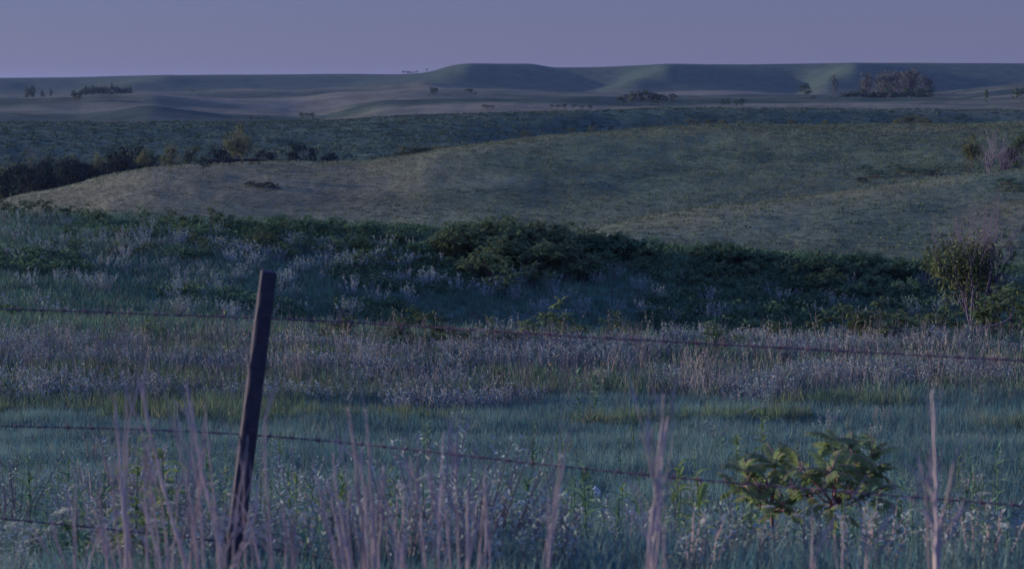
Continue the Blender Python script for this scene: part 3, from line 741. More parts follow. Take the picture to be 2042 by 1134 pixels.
    for bx, d, hs, lab in ((55, 8.9, ((30, 1050), (62, 1058), (90, 1068), (48, 1084)), 'cream flower heads at the lower left corner, leftmost plant'),
                           (140, 9.0, ((108, 1050), (150, 1046), (175, 1062), (128, 1022)), 'cream flower heads on dark leaves beside the leftmost plant'),
                           (215, 9.1, ((190, 1030), (225, 1022), (175, 1078), (215, 1050)), 'cream flower heads just left of the stalk tangle')):
        p = ground_at(bx, d, 1050); o = empty('flowering_plant', p); sm = MB()
        for hx, hy in hs:
            tp = at(hx, hy, d+q.uniform(-.1, .1))-p; sm.tube([(0, 0, -.05), tp*.5+Vector((q.gauss(0, .02), 0, .02)), tp-Vector((0, 0, .04))], [.006, .005, .003], 5)
            f = link('flower_head', head, o, tp); f.rotation_euler = (R(18)+q.gauss(0, .2), q.gauss(0, .2), q.uniform(0, 6)); s = q.uniform(.75, 1.15); f.scale = (s, s, s)
            for k in range(7):
                l = link('leaf', q.choice(lm['milk']), o, tp*q.uniform(.5, .92)); l.rotation_euler = (0, q.uniform(-.4, .3), q.uniform(0, 6.28)); s = q.uniform(.7, 1.1); l.scale = (s, s, s)
        link('stem', sm.mesh('stem', [M['milk']]), o)
        tag(o, lab, 'flowering plant')
    # near silver sage plants
    near = [sage_mesh(100+s, 12, .42, .2, .042, .013, 26) for s in range(4)]
    def sage(px, d, sc, lab, grp=None, py=1000):
        p = ground_at(px, d, py); o = link('sage_plant', q.choice(near), None, p); o.rotation_euler = (0, 0, q.uniform(0, 6.28)); o.scale = (sc, sc, sc)
        tag(o, lab, 'sage', grp)
    for px, d, sc, lab in ((800, 9.0, 1.0, 'silver sage behind the right stalk clump, leftmost of three'), (880, 9.2, 1.15, 'silver sage behind the right stalk clump, middle of three'), (955, 8.9, 1.0, 'silver sage behind the right stalk clump, rightmost of three'),
                           (1250, 9.3, .8, 'silver sage tuft at the frame bottom just left of the tall forked stalk'), (1820, 9.6, .85, 'silver sage tuft left of the tall right stalk, near the frame bottom'), (1890, 9.2, .7, 'silver sage tuft at the foot of the tall right stalk'),
                           (1640, 9.4, .7, 'silver sage tuft below the sumac saplings'), (1260, 12.2, .6, 'silver sage tuft just right of the white stone'), (1915, 12.5, .8, 'silver sage right of the tall right stalk, higher in the meadow'),
                           (2030, 9.4, 1.0, 'silver sage at the lower right corner'), (2000, 10.5, .7, 'silver sage a little above the lower right corner'), (15, 13, 1.1, 'silver sage at the left frame edge by the second wire'),
                           (210, 12, 1.0, 'silver sage behind the stalk tangle at left'), (275, 12.4, 1.1, 'pale bushy sage behind the middle of the stalk tangle'), (340, 12.3, .9, 'pale sage behind the right side of the stalk tangle'), (590, 13, 1.1, 'silver sage just right of the post, below the second wire'),
                           (625, 15, 1.0, 'silver sage right of the post, above the second wire'), (745, 11, .7, 'small silver sage between the two stalk clumps')):
        sage(px, d, sc, lab)
    for i in range(125):
        px = q.uniform(0, 2042) if i % 3 else q.uniform(0, 1100); sd_ = 7.5+6*q.random()**1.5; sage(px, sd_, q.uniform(.4, 1.0), ('small silver sage tuft low down ' if sd_ < 10.5 else 'small silver sage tuft higher up ')+where(px, NEAR), 'small sage tufts in the near grass')
    for i in range(26):
        sage(q.uniform(1500, 2042) if i % 3 else q.uniform(0, 1500), q.uniform(15, 27), q.uniform(.5, .95), 'grey sage tuft standing in the middle of the meadow', 'sage tufts in the middle of the meadow', 850)
    bushy = [sage_mesh(150+s, 22, .62, .36, .036, .010, 34) for s in range(2)]
    for px, d, sc, lab in ((200, 11.2, 1.0, 'pale twiggy sage bush behind the tangle, leftmost'), (262, 11.6, 1.2, 'largest pale twiggy sage bush, behind the middle of the tangle'), (325, 11.9, 1.05, 'pale twiggy sage bush behind the right side of the tangle'),
                           (12, 12.6, 1.1, 'pale twiggy sage bush cut by the left frame edge'), (845, 8.6, 1.05, 'pale twiggy sage bush at the frame bottom behind the right stalk clump'), (935, 8.8, 1.05, 'pale twiggy sage bush at the frame bottom, right of its twin'), (590, 14.5, 1.0, 'pale twiggy sage bush right of the post under the second wire')):
        p = ground_at(px, d, 1000); o = link('twiggy_sage', q.choice(bushy), None, p); o.rotation_euler = (0, 0, q.uniform(0, 6.28)); o.scale = (sc, sc, sc); tag(o, lab, 'sage')
    for i in range(34):
        hx = q.choice((q.uniform(0, 480), q.uniform(560, 1100), q.uniform(1250, 2042))); d = q.uniform(7.4, 9.6); p = ground_at(hx, d, 1050)
        o = empty('small_flowering_weed', p, q.uniform(0, 6)); h_ = q.uniform(.22, .42); sm = MB(); sm.tube([(0, 0, -.03), (.02, 0, h_*.5), (0, .02, h_)], [.004, .003, .002], 4)
        link('stem', sm.mesh('stem', [M['milk']]), o); f = link('flower_head', head, o, (0, .02, h_+.01)); f.scale = (.6, .6, .6)
        for k in range(6):
            l = link('leaf', q.choice(lm['milk']), o, (0, 0, h_*(.3+.1*k))); l.rotation_euler = (0, -.4, k*2.4); l.scale = (.7, .7, .7)
        tag(o, 'small weed with one whitish flower head '+where(hx, NEAR), 'weed', 'small whitish-flowered weeds in the near grass')
    # sage on the dark slope, each its own
    big = [sage_mesh(200+s, 14, .7, .42, .09, .03, 15) for s in range(5)]
    for i in range(250):
        if i < 130: px = q.uniform(0, 900); py = np.interp(px, [0, 900], [440, 495])+q.uniform(4, 95)
        else: px = q.uniform(0, 2042); py = q.uniform(560, 650)
        p = hit(px, py, 43); o = link('sage_bush', q.choice(big), None, p); o.rotation_euler = (0, 0, q.uniform(0, 6.28)); s = q.uniform(.6, 1.25); o.scale = (s, s, s)
        if i < 130: tag(o, 'pale grey sage bush '+('high' if p.y > 72 else 'low')+' on the left slope, '+where(px, SLOPE), 'sage bush', 'sage bushes under the left part of the crest')
        else: tag(o, 'grey sage bush on the shaded lower slope, '+where(px, SLOPE), 'sage bush', 'sage bushes on the shaded lower slope')
    # white stone
    s = MB(); P = [(0, 0), (.024, .004), (.03, .02), (.012, .036), (-.004, .034), (-.016, .016)]
    import bmesh
    bm = bmesh.new(); bmesh.ops.create_icosphere(bm, subdivisions=2, radius=.055)
    for v in bm.verts:
        v.co += Vector((q.gauss(0, .0025), q.gauss(0, .0025), q.gauss(0, .0025)))
        if v.co.z > 0: v.co.x *= 1-v.co.z*22; v.co.y *= 1-v.co.z*22; v.co.z *= 1.5
    me = bpy.data.meshes.new('stone'); bm.to_mesh(me); bm.free(); me.materials.append(M['stone'])
    p = hit(1188, 990)+Vector((0, 0, .04)); o = link('stone', me, None, p)
    tag(o, 'small pointed white stone showing in the green meadow near centre', 'stone')
weeds()

# ------------------------------------------------------------------ dry stalks in front
def stalks():
    z1 = lambda x, y: (x/2.953, 750+y/2.953)
    z2 = lambda x, y: (680+x/2.953, 750+y/2.953)
    z3 = lambda x, y: (1360+x/2.953, 750+y/2.953)
    q = random.Random(9)
    def clump(d, lines, label, rad=.005):
        P0 = [at(*l[0][0], d+l[1]) for l in lines]
        c = sum(P0, Vector())/len(P0); base = Vector((c.x, c.y, float(H(c.x, c.y))))
        o = empty('dry_stalk_clump', base)
        ex = []
        for (pts, dd, *rs) in lines:
            for e in range(1):
                j = q.uniform(-14, 14); k = q.uniform(-30, 30); m = q.uniform(.55, .95)
                ex.append(([(x+j+k*(i/(len(pts)-1))**1.5, 1134+(y-1134)*m) for i, (x, y) in enumerate(pts)], dd+q.uniform(-.2, .5), q.uniform(.35, .6)))
        for (pts, dd, *rs) in list(lines)+ex:
            rd = rad*(rs[0] if rs else 1.0)*q.uniform(.8, 1.15)
            Q = [at(x, y, d+dd) for x, y in pts]
            lo = Q[0]; gz = float(H(lo.x, lo.y)); dirn = (Q[0]-Q[1]).normalized()
            foot = lo+dirn*((lo.z-gz)/max(.3, -dirn.z))*.9; foot = foot.lerp(Vector((c.x, c.y, gz)), .35); foot.z = gz-.03
            Q = [foot]+Q
            # smooth
            S = []
            for i in range(len(Q)-1):
                for k in range(5): S.append(Q[i].lerp(Q[i+1], k/5))
            S.append(Q[-1])
            S = [sum((S[min(max(i+j, 0), len(S)-1)] for j in (-2, -1, 0, 1, 2)), Vector())/5 for i in range(len(S))]
            S = [p+Vector((q.gauss(0, .0012), q.gauss(0, .002), 0)) for p in S]
            k = len(S); b = MB(); b.tube([p-base for p in S], [rd*(1-.72*i/(k-1)) for i in range(k)], 6)
            # a few dry sheaths folded along it
            for m in range(4):
                i = q.randint(int(k*.3), k-2); an = q.uniform(0, 6.28)
                dv = (S[i+1]-S[i]).normalized()*2.4+Vector((math.cos(an), math.sin(an), 0))*q.uniform(.15, .7)
                b.leaf(S[i]-base, dv, (0, -1, .2), q.uniform(.05, .2), .0035, 0, q.uniform(-.1, .3), 3)
            link('stalk', b.mesh('stalk', [M['dry']], True), o)
        tag(o, label, 'dry stalks', 'dry grass stalks in front of the fence' if False else None)
    A = lambda *p: [z1(x, y) for x, y in p]
    B = lambda *p: [z2(x, y) for x, y in p]
    C_ = lambda *p: [z3(x, y) for x, y in p]
    clump(5.4, [(A((440, 1134), (442, 850), (448, 590)), 0), (A((640, 1134), (600, 960), (550, 750)), .2), (A((520, 1134), (560, 1000), (605, 880)), .1), (A((400, 1134), (330, 960), (300, 800)), .1, .7)], 'sparse clump of dry stalks at the far left of the stalk tangle')
    clump(5.0, [(A((755, 1134), (715, 600), (690, 350), (676, 130)), 0, 1.2), (A((735, 1134), (735, 500), (750, 120)), .2), (A((700, 1000), (660, 700), (640, 330)), .3, .8), (A((780, 1134), (725, 700), (760, 300), (770, 150)), .4, .8), (A((960, 1134), (890, 900), (825, 710)), .1)], 'upright dry stalk clump left of the middle of the tangle')
    clump(5.1, [(A((1100, 1134), (1010, 820), (900, 400), (850, 200), (840, 60)), 0, 1.3), (A((940, 1000), (880, 600), (850, 300)), .2), (A((1010, 1134), (1040, 820), (1060, 570)), .1, .8), (A((870, 1134), (862, 900), (850, 560), (830, 250)), .5, .8), (A((990, 1134), (960, 760), (870, 480), (890, 250)), .4, .8)], 'left-leaning dry stalk clump in the middle of the tangle')
    clump(5.2, [(A((1170, 1134), (1120, 760), (1050, 400), (1020, 200)), 0, 1.2), (A((1110, 1134), (1170, 700), (1200, 400), (1212, 150)), .1), (A((1200, 1134), (1185, 800), (1130, 420), (1120, 300)), .3, .8), (A((1320, 1134), (1250, 820), (1180, 500), (1130, 200), (1085, 30)), -.1, 1.2), (A((1290, 1134), (1270, 800), (1225, 400), (1205, 140)), .2)], 'crossing dry stalk clump at the right of the tangle, near the post')
    clump(5.0, [(A((1360, 1134), (1400, 760), (1470, 290)), 0, .9), (A((1330, 1134), (1330, 1000), (1400, 880)), .1), (A((1450, 1134), (1430, 720), (1440, 560), (1380, 420)), .3, .7), (A((1540, 1134), (1470, 830), (1390, 700)), .1, 1.2), (A((1380, 1050), (1480, 900), (1560, 940)), .2, .7)], 'dry stalk clump crossing in front of the fence post')
    clump(5.3, [(A((1610, 1134), (1575, 700), (1560, 450), (1565, 200)), 0, 1.0), (A((1740, 1134), (1690, 900), (1640, 700)), .1, .8), (A((1680, 1134), (1688, 960)), .1, 1.2)], 'thin dry stalks just right of the fence post')
    clump(4.8, [(B((60, 1134), (10, 860), (-30, 640), (-50, 420)), 0, 1.3), (B((150, 1134), (105, 700), (60, 260), (40, 180)), .1, 1.2), (B((210, 1134), (175, 600), (160, 350), (140, 170)), .1), (B((190, 1134), (180, 700), (170, 560)), .3, .8), (B((-10, 1134), (-100, 800), (-150, 560)), 0, 1.3), (B((20, 1134), (-50, 720), (-90, 600)), .2), (B((160, 1134), (130, 560), (60, 420)), .5, .8)], 'thick dry stalk clump left of the silver sages, in front of the meadow', .0056)
    clump(5.2, [(B((220, 1134), (240, 760), (250, 490)), 0), (B((510, 1134), (460, 760), (400, 430)), .1, 1.1), (B((360, 1134), (370, 700), (360, 600)), .3, .7), (B((390, 1134), (300, 800), (240, 660)), .3, .6)], 'pair of dry stalks in front of the left silver sage')
    clump(5.1, [(B((570, 1134), (590, 700), (605, 270)), 0, 1.1), (B((695, 1134), (680, 700), (668, 340)), .1), (B((745, 1134), (748, 800), (745, 650)), .1, 1.2), (B((860, 1134), (848, 700), (842, 500)), 0, 1.2), (B((810, 1134), (840, 800), (850, 600)), .2), (B((650, 1134), (610, 800), (590, 420)), .2, .8), (B((325, 1134), (315, 1010)), .2)], 'straight dry stalk clump in front of the middle silver sage')
    clump(4.6, [(B((1215, 1134), (1262, 760), (1298, 400)), 0, 1.25), (B((1225, 1134), (1285, 700), (1320, 400)), .1, .6)], 'lone thick dry stalk left of the white stone')
    clump(4.5, [(B((1800, 1134), (1850, 700), (1880, 400), (1905, 60)), 0, 1.15), (B((1830, 1134), (1870, 700), (1900, 400), (1930, 210)), .1, 1.2), (B((1850, 640), (1810, 480), (1760, 250), (1740, 160)), 0, .6), (B((1860, 1134), (1880, 720), (1885, 620)), .1), (B((1850, 1050), (1820, 820), (1790, 690)), .2, .7)], 'tall forked dry stalk clump right of centre, reaching up to the sage band')
    clump(4.5, [(C_((1500, 1134), (1497, 800), (1490, 400), (1465, 30)), 0, 1.1), (C_((1500, 1000), (1490, 720), (1440, 620), (1385, 500)), 0, .8), (C_((1505, 1134), (1520, 860), (1570, 700), (1600, 480)), 0, .9), (C_((1490, 1134), (1470, 640), (1465, 420)), .1, .6)], 'tall branched dry stalk near the right frame edge')
    clump(5.0, [(C_((765, 1134), (770, 940), (768, 800)), 0, 1.1), (C_((1085, 1134), (1090, 990)), 0, 1.2), (C_((950, 1134), (945, 900), (960, 760)), .2, .6)], 'short broken dry stalks below the sumac saplings')
    # arching stem behind the saplings
    b = MB(); pts = [at(x, y, 26.5) for x, y in ((1478, 830), (1490, 818), (1510, 811), (1535, 808), (1556, 806))]
    g = ground_at(1470, 26.5, 850); b.tube([Vector((0, 0, -.05))]+[p-g for p in pts], [.006, .006, .005, .004, .003, .002], 5)
    o = link('arching_stem', b.mesh('arching_stem', [M['dry']], True), None, g); tag(o, 'pale dry stem arching over the meadow edge above the sumac saplings', 'dry stem')
stalks()

# ------------------------------------------------------------------ trees
def limbs(q, h, spread, nl, st, r0):
    tips = []; t0 = h*.28
    tr = [Vector((0, 0, -.02*h)), Vector((q.gauss(0, .02*h), q.gauss(0, .02*h), t0)), Vector((q.gauss(0, .04*h), q.gauss(0, .04*h), h*.8))]
    st.tube(tr, [r0, r0*.75, r0*.2], 6, 0, False)
    for i in range(nl):
        an = 6.283*i/nl+q.gauss(0, .3); t = q.uniform(.2, .85); s = tr[1].lerp(tr[2], max(0, (t-.28)/.6)) if t > .28 else tr[0].lerp(tr[1], t/.28)
        e = s+Vector((math.cos(an)*spread*q.uniform(.5, 1), math.sin(an)*spread*q.uniform(.5, 1), h*q.uniform(.12, .42)))
        if e.z > h: e.z = h*q.uniform(.85, 1)
        m = s.lerp(e, .5)+Vector((q.gauss(0, .03*h), q.gauss(0, .03*h), .03*h)); st.tube([s, m, e], [r0*.4, r0*.28, r0*.08], 4, 0, False); tips += [e, m]
        for k in range(2):
            e2 = m+Vector((q.gauss(0, .3)*spread, q.gauss(0, .3)*spread, q.uniform(0, .22)*h)); st.tube([m, e2], [r0*.2, r0*.05], 3, 0, False); tips.append(e2)
    return tips
def tree_mesh(seed, h, spread, leafm, nl=9, leaves=1100, ls=.22, low=.15, r0=None, clump=.17, barkm=None, nclump=26):
    q = random.Random(seed); st = MB(); cr = MB(); r0 = r0 or h*.025
    tips = limbs(q, h, spread, nl, st, r0)
    cen = []
    for i in range(nclump):
        if q.random() < .6: c = q.choice(tips)
        else:
            an = q.uniform(0, 6.28); ph = math.asin(q.uniform(-.75, 1)); c = Vector((math.cos(an)*math.cos(ph)*spread*.85, math.sin(an)*math.cos(ph)*spread*.85, h*(.5+low/2)+math.sin(ph)*h*(.5-low/2)*.85))
        cen.append((c, q.uniform(.6, 1.3)))
    for i in range(leaves):
        c, w = q.choice(cen); sg = clump*h*w
        p = c+Vector((q.gauss(0, sg*.5), q.gauss(0, sg*.5), q.gauss(0, sg*.36)))
        if p.z < h*low: p.z = h*low+q.random()*.1*h
        s = ls*q.uniform(.6, 1.3); u = Vector((q.gauss(0, 1), q.gauss(0, 1), q.gauss(0, .6))).normalized(); v = u.cross(Vector((q.gauss(0, 1), q.gauss(0, 1), q.gauss(0, 1)))).normalized()
        cr.quad(p-u*s*.5, p-v*s*.32, p+u*s*.5, p+v*s*.32)
    return [('trunk', st.mesh('trunk', [barkm or M['bark']])), ('crown', cr.mesh('crown', [leafm]))]
def bare(seed, h, spread, m, n=9, r0=.05, depth=4):
    q = random.Random(seed); b = MB()
    def grow(p, d, L, r, lv):
        e = p+d*L; mid = p.lerp(e, .5)+Vector((q.gauss(0, .05), q.gauss(0, .05), 0))*L
        b.tube([p, mid, e], [r, r*.75, r*.5], 4 if lv > 1 else 3, 0, False)
        if lv == 0: return
        for k in range(3 if lv > 1 else 4):
            dd = (d+Vector((q.gauss(0, .42), q.gauss(0, .42), q.uniform(0, .35)))).normalized(); grow(p.lerp(e, q.uniform(.5, 1)), dd, L*q.uniform(.5, .75), r*.5, lv-1)
    for i in range(n):
        an = 6.283*i/n; grow(Vector((0, 0, -.05)), Vector((math.cos(an)*spread, math.sin(an)*spread, 1)).normalized(), h*.42, r0, depth-1)
    return b.mesh('branches', [m])

def trees():
    q = random.Random(31)
    # ragged bush at right: bare purple twigs on top, leaves low and left
    p = ground_at(1950, 41, 660); o = empty('ragged_bush', p); o.scale = (1.25, 1.25, 1.75)
    link('branches', bare(3, 2.35, .38, M['twig'], 9, .02, 4), o)
    cr = MB(); qq = random.Random(4)
    bm = bare(3, 2.35, .38, M['twig'], 9, .02, 4)
    vs_ = [v.co.copy() for v in bm.vertices if .12 < v.co.z < 1.85]
    for i in range(15000):
        v = qq.choice(vs_)
        if v.z > 1.0 and qq.random() < (v.z-1.0)*2.2: continue
        if v.x > .15 and qq.random() < .5: continue
        if float(vnoise(v.x*4+9, v.y*4+v.z*3.1, 77)) < .42: continue
        pp = v+Vector((qq.gauss(-.04, .09), qq.gauss(0, .09), qq.gauss(-.05, .09)))
        cr.leaf(pp, (qq.gauss(0, 1), qq.gauss(0, 1), qq.gauss(-.2, .8)), (qq.gauss(0, 1), qq.gauss(0, 1), 1), .075, .035, 0, .1, 2)
    link('foliage', cr.mesh('foliage', [M['bush_leaf']]), o)
    tag(o, 'ragged bush at right with bare purple twigs above its yellowish leaves', 'bush')
    V = tree_mesh(41, 2.6, .8, M['leaf_far'], 8, 2400, .08, .1, .03)
    plant('leafy_bush', V, ground_at(2040, 46, 600), .4, 1.0, 'dark leafy bush cut by the right frame edge, behind the ragged bush', 'bush')
    # pale fallen branch beside it
    g = ground_at(2012, 38.5, 660); b = MB()
    P = [at(x, y, 38.5)-g for x, y in ((1962, 652), (1985, 648), (2005, 641), (2018, 628), (2024, 612))]
    b.tube([P[0]-Vector((.1, 0, .35))]+P, [.018, .018, .016, .014, .010, .006], 6)
    tag(link('broken_branch', b.mesh('broken_branch', [M['deadwood']], True), None, g), 'bleached curved branch right of the foot of the ragged bush', 'branch')
    # trees behind the near right hill
    g = hit(1975, 338, 150); g = ground_at(1972, 245, 345)
    def behind(px, pyb, d):
        pp = at(px, pyb, d); return Vector((pp.x, pp.y, min(float(H(pp.x, pp.y)), pp.z)))
    def grown(px, pytop, pybase, d):
        """root on the ground at distance d; height so that the top reaches its pixel row"""
        g_ = ground_at(px, d, pybase); tp = at(px, pytop, d); return g_, max(.5, tp.z-g_.z)
    g, hh = grown(1973, 252, 343, 232)
    o = empty('dead_tree', g); link('trunk', bare(12, hh*1.05, .16, M['deadwood'], 4, .09, 4), o); tag(o, 'bare bleached dead tree beyond the near right hill', 'dead tree')
    g, hh = grown(2005, 268, 340, 236)
    o = empty('bare_shrub', g); link('branches', bare(14, hh, .35, M['twig'], 8, .05, 4), o); tag(o, 'bare purple shrub right of the dead tree', 'shrub')
    base = [tree_mesh(60+s, 5, 2.1, M['leaf_far'], 9, 1500, .3, .1) for s in range(3)]
    warm = [tree_mesh(70+s, 5, 2.1, M['leaf_warm'], 9, 1500, .26, .1) for s in range(3)]
    dark = [tree_mesh(80+s, 5, 2.3, M['leaf_dark'], 9, 1700, .34, .04) for s in range(4)]
    grey = [tree_mesh(90+s, 5, 1.9, M['leaf_grey'], 10, 800, .26, .18, clump=.13) for s in range(3)]
    def tree(name, V_, px, top, basepy, d, wpx, label, grp=None, cat='tree'):
        g_, h_ = grown(px, top, basepy, d); sc = h_/5.0*1.0; wid = wpx/F*d/2/2.5
        return plant(name, q.choice(V_) if isinstance(V_[0], list) else V_, g_, q.uniform(0, 6.28), sc, label, cat, grp, zs=1.0, xs=wid/sc)
    tree('small_tree', warm, 1937, 275, 345, 228, 50, 'small yellowish tree left of the dead tree')
    tree('leafy_tree', base, 2035, 262, 335, 240, 60, 'green tree at the right frame edge beside the bare shrub')
    tree('leafy_tree', dark, 2015, 295, 338, 238, 40, 'low dark tree between the bare shrub and the frame edge')
    # small tree and cattle on the ridge left
    g_ = hit(404, 352, 250); plant('small_tree', tree_mesh(55, 3.1, 1.6, M['leaf_dark'], 9, 1000, .2, .42, .07), g_, 0, 1.0, 'small flat-topped tree alone on the ridge left of the cattle', 'tree')
    # big warm tree and creek thicket behind the ridge
    tree('leafy_tree', warm, 476, 259, 320, 470, 78, 'large rounded yellowish tree above the cattle')
    tree('leafy_tree', dark, 606, 289, 322, 455, 72, 'dark bushy tree right of the cattle, behind the ridge')
    tree('leafy_tree', warm, 345, 296, 325, 440, 54, 'yellowish tree just left of the small ridge tree')
    tree('leafy_tree', base, 382, 298, 325, 450, 46, 'green tree between two warm ones, behind the ridge')
    tree('leafy_tree', dark, 440, 303, 326, 450, 66, 'dark low tree under the large rounded one')
    tree('leafy_tree', dark, 530, 305, 326, 455, 60, 'dark low tree right of the large rounded one')
    tree('leafy_tree', dark, 660, 306, 324, 455, 50, 'dark low tree, rightmost behind the left ridge')
    for i in range(54):
        px = q.uniform(-20, 310); top = np.interp(px, [0, 60, 150, 310], [338, 322, 318, 298])+q.uniform(-8, 24)
        d = q.uniform(380, 450)
        tree('creek_tree', dark if q.random() < .7 else base, px, top, 390, d, q.uniform(40, 66), 'dark tree packed in the creek thicket at the left frame edge', 'trees of the dark creek thicket')
    for px, top, w, lab in ((58, 308, 44, 'pale rounded tree rising from the creek thicket, leftmost tall one'), (12, 333, 34, 'pale tree at the left frame edge in the creek thicket'), (35, 336, 36, 'pale low tree next to the left frame edge tree'), (138, 316, 32, 'yellowish tree in the middle of the creek thicket'), (198, 306, 34, 'yellowish tree in the right part of the creek thicket'), (285, 298, 30, 'yellow-green tree at the right end of the creek thicket'), (143, 345, 34, 'green tree low in the creek thicket')):
        tree('creek_tree', warm if px != 58 else grey, px, top, 380, 398, w, lab)
    for i in range(5):
        px = 800+i*24+q.uniform(-6, 6); tree('creek_bush', base if i % 3 else warm, px, np.interp(px, [700, 920], [304, 288])+q.uniform(-6, 4), 320, 452, q.uniform(26, 44), 'dark bush in the hollow behind the middle of the ridge', 'bushes in the hollow behind the ridge', 'bush')
    for px, top, w in ((1050, 262, 26), (1140, 255, 26), (1180, 252, 18), (1377, 236, 24), (1415, 237, 20), (1440, 238, 22), (1477, 240, 16), (1580, 238, 26), (1645, 240, 22), (1790, 236, 24), (1812, 230, 34), (1835, 232, 34), (1850, 238, 22)):
        tree('ridge_bush', warm, px, top, 250, np.interp(px, [1000, 1400, 2042], [385, 445, 495]), w, 'yellow-green bush peeping over the right half of the middle ridge', 'bushes behind the right half of the middle ridge', 'bush')
    # far trees
    far = [tree_mesh(110+s, 5, 2.1, M['leaf_far'], 8, 500, .5, .08, nclump=14) for s in range(3)]
    fgrey = [tree_mesh(120+s, 5, 2.0, M['leaf_grey'], 9, 700, .34, .12, clump=.14) for s in range(3)]
    def ft(V_, px, top, base_, w, lab, grp=None, d=None, rmin=600):
        g_ = hit(px, base_, rmin) if d is None else ground_at(px, d, base_)
        dd = g_.y; tp = at(px, top, dd); h_ = max(1.2, tp.z-g_.z); sc = h_/5; wid = w/F*dd/2/2.5
        plant('distant_tree', q.choice(V_), g_, q.uniform(0, 6.28), sc, lab, 'tree', grp, zs=1, xs=wid/sc)
    ft(far, 860, 176, 191, 12, 'distant tree right under the left foot of the mesa, left of a pair'); ft(far, 869, 175, 191, 16, 'distant tree under the left foot of the mesa, right of a pair')
    ft(far, 932, 176, 190, 14, 'distant tree below the middle of the mesa'); ft(far, 940, 178, 190, 12, 'distant tree touching the one below the mesa'); ft(far, 948, 185, 190, 9, 'tiny distant bush right of the tree below the mesa')
    for px, t_ in ((805, 141), (812, 142), (817, 143), (824, 144), (831, 141)): ft(far, px, t_, 150, 8, 'tiny tree on the skyline left of the mesa', 'row of tiny skyline trees left of the mesa', 2600)
    ft(far, 851, 138, 147, 5, 'single tiny skyline tree nearest the mesa', None, 2600)
    for i in range(14): ft(far, 165+i*7.3, 170+q.uniform(-1, 5)+abs(i-7)*.2, 192, q.uniform(12, 17), 'dark tree in the distant row at left', 'trees of the distant row at left', 1640)
    for px, t_, w in ((146, 180, 16), (152, 184, 20), (160, 184, 14)): ft(far, px, t_, 203, w, 'distant dark tree in the clump before the row at left', 'trees of the small clump before the row at left')
    ft(far, 170, 181, 196, 14, 'distant tree just right of the small clump at left')
    for px, t_, w in ((55, 176, 18), (65, 172, 16), (84, 180, 11), (102, 180, 10), (385, 179, 14), (400, 180, 12), (415, 178, 14), (430, 180, 12)): ft(far, px, t_, 192, w, 'hazy distant tree near the far plain edge at left', 'hazy trees near the far plain edge at left', 1680)
    for i in range(24):
        px = q.uniform(1700, 1862); ft(fgrey, px, np.interp(px, [1690, 1720, 1760, 1800, 1840, 1872], [160, 148, 146, 134, 140, 166])+q.uniform(0, 16), 198, q.uniform(24, 38), 'tall greyish cottonwood in the big distant grove at right', 'cottonwoods of the big distant grove', q.uniform(1180, 1300))
    for i in range(16):
        px = 1684+i*11.3; ft(far, px, q.uniform(176, 186), 198, 24, 'dark undergrowth tree at the foot of the big distant grove', 'undergrowth at the foot of the big grove', 1170)
    ft(far, 1605, 170, 198, 28, 'rounded lone tree left of the big distant grove'); ft(fgrey, 1663, 152, 198, 20, 'thin pale tree just left of the big distant grove', None, 1250)
    ft(far, 1622, 192, 199, 12, 'tiny bush right of the rounded lone tree')
    ft(far, 1967, 178, 212, 11, 'narrow dark tree standing alone at right'); ft(far, 2036, 174, 207, 40, 'rounded tree cut by the right frame edge on the far slope')
    ft(far, 1903, 184, 190, 6, 'tiny bush on the pale far slope at right')
    for i in range(8):
        px = 1238+i*12; ft(fgrey if i % 2 else far, px, (192, 189, 186, 184, 182, 184, 187, 190)[i], 212, 24, 'pale tree in the small distant grove right of centre', 'trees of the small distant grove right of centre')
    ft(far, 1341, 187, 205, 18, 'dark tree just right of the small distant grove')
    for px in (1440, 1453, 1466, 1480): ft(far, px, 197+q.uniform(-3, 3), 213, 15, 'bush in the short distant row right of the small grove', 'bushes of the short distant row')
    for px in (964, 972, 980, 1100, 1112, 1125, 1145, 1160, 1175): ft(far, px, 208+q.uniform(-1, 2), 218, 13, 'small bush along the fold below the mesa', 'bushes along the fold below the mesa')
    for px in (500, 515, 528, 600, 612, 622): ft(far, px, 233 if px < 540 else 224, 240, 16, 'dark bush in the shaded hollow at left', 'bushes in the shaded hollow at left', None, 900)
    for px, py in ((500, 372), (518, 376), (535, 372), (548, 380), (1720, 365)):
        g_ = hit(px, py, 150); plant('low_bush', q.choice(dark), g_, 0, .3, 'low dark bush patch on the left hillside' if px < 1000 else 'low dark bush left of the oval shrub patch', 'bush', 'low bushes on the left hillside' if px < 1000 else None, zs=.5, xs=1.3)
trees()

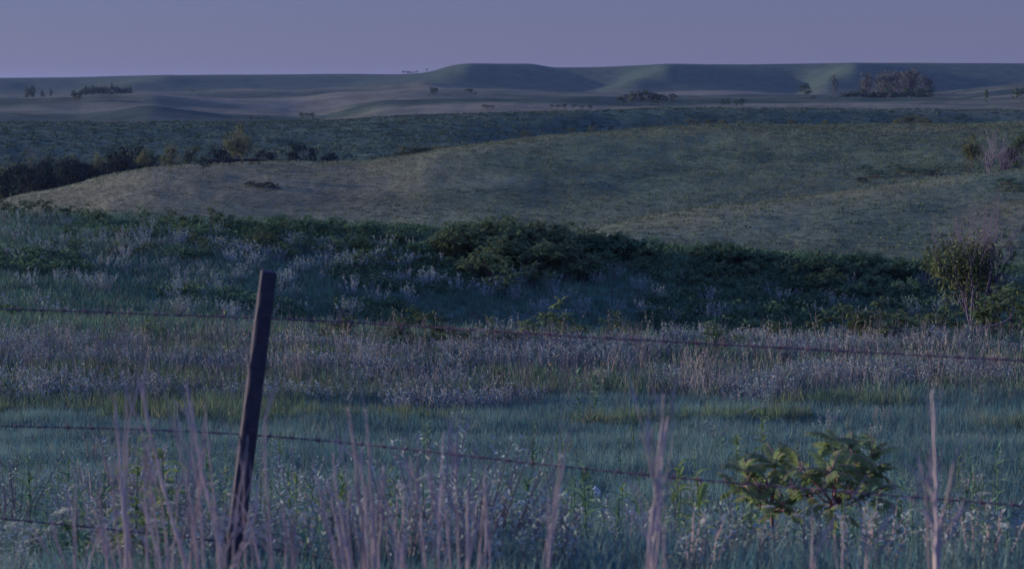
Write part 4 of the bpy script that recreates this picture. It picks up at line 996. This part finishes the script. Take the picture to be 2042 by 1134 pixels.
# ------------------------------------------------------------------ cattle
def cattle():
    me = bpy.data.meshes.new('cow_body')
    S = [(0, 0, 1.0, .30, .33), (.5, 0, 1.02, .34, .36), (-.55, 0, 1.05, .30, .30), (-.85, 0, 1.02, .2, .24), (.85, 0, 1.08, .27, .3), (1.15, 0, 1.15, .17, .2), (1.38, 0, 1.0, .12, .15), (1.62, 0, .78, .09, .10)]
    v = [s[:3] for s in S]; rad = [s[3:] for s in S]; e = [(0, 1), (0, 2), (2, 3), (1, 4), (4, 5), (5, 6), (6, 7)]
    def leg(root, pts, rs):
        a = root
        for p, r_ in zip(pts, rs):
            v.append(p); rad.append((r_, r_)); e.append((a, len(v)-1)); a = len(v)-1
    for s in (-1, 1):
        leg(4, [(.82, s*.16, .72), (.84, s*.17, .38), (.83, s*.17, .02)], [.12, .06, .055])
        leg(3, [(-.86, s*.17, .75), (-.78, s*.17, .55), (-.92, s*.17, .36), (-.88, s*.17, .02)], [.15, .1, .06, .055])
        leg(6, [(1.36, s*.15, 1.1), (1.34, s*.24, 1.1)], [.04, .03])
    leg(3, [(-1.08, 0, 1.0), (-1.12, 0, .6)], [.04, .03])
    me.from_pydata(v, e, []); me.materials.append(M['cow'])
    first = None; q = random.Random(3)
    labs = ['dark cow nearest the small ridge tree', 'dark grazing cow lowest over the ridge line, second from the small ridge tree', 'dark cow in the middle of the herd on the ridge', 'dark cow second from the right end of the herd', 'dark cow at the right end of the herd']
    for px, py, rz, lab in zip((428, 452, 474, 491, 509), (329, 331, 328.5, 328, 328), (2.8, 0.1, 3.3, .2, 3.0), labs):
        g = hit(px, py, 300); o = empty('cow', g, rz, .78)
        if first is None:
            b = link('body', me, o); sk = b.modifiers.new('skin', 'SKIN')
            for i, r_ in enumerate(rad): me.skin_vertices[0].data[i].radius = r_
            me.skin_vertices[0].data[0].use_root = True
            sb = b.modifiers.new('sub', 'SUBSURF'); sb.levels = 1; sb.render_levels = 1; first = b
        else:
            b = first.copy(); COL.objects.link(b); b.parent = o
        tag(o, lab, 'cow', 'cattle on the left ridge')
cattle()

# ------------------------------------------------------------------ air
def haze():
    b = MB(); r = 12100.; z0, z1 = -175., 75.
    v = [(-r, -r, z0), (r, -r, z0), (r, r, z0), (-r, r, z0), (-r, -r, z1), (r, -r, z1), (r, r, z1), (-r, r, z1)]
    b.v = v; b.f = [(0, 3, 2, 1), (4, 5, 6, 7), (0, 1, 5, 4), (1, 2, 6, 5), (2, 3, 7, 6), (3, 0, 4, 7)]; b.m = [0]*6
    m = bpy.data.materials.new('haze'); m.use_nodes = True; t = m.node_tree; t.nodes.clear()
    vp = t.nodes.new('ShaderNodeVolumePrincipled'); vp.inputs['Color'].default_value = (.36, .52, .98, 1); vp.inputs['Density'].default_value = .000038
    vp.inputs['Anisotropy'].default_value = .2
    o = t.nodes.new('ShaderNodeOutputMaterial'); t.links.new(vp.outputs[0], o.inputs['Volume'])
    ob = link('haze', b.mesh('haze', [m])); ob['kind'] = 'stuff'; ob['label'] = 'thin bluish evening haze over the hills'; ob['category'] = 'haze'
haze()
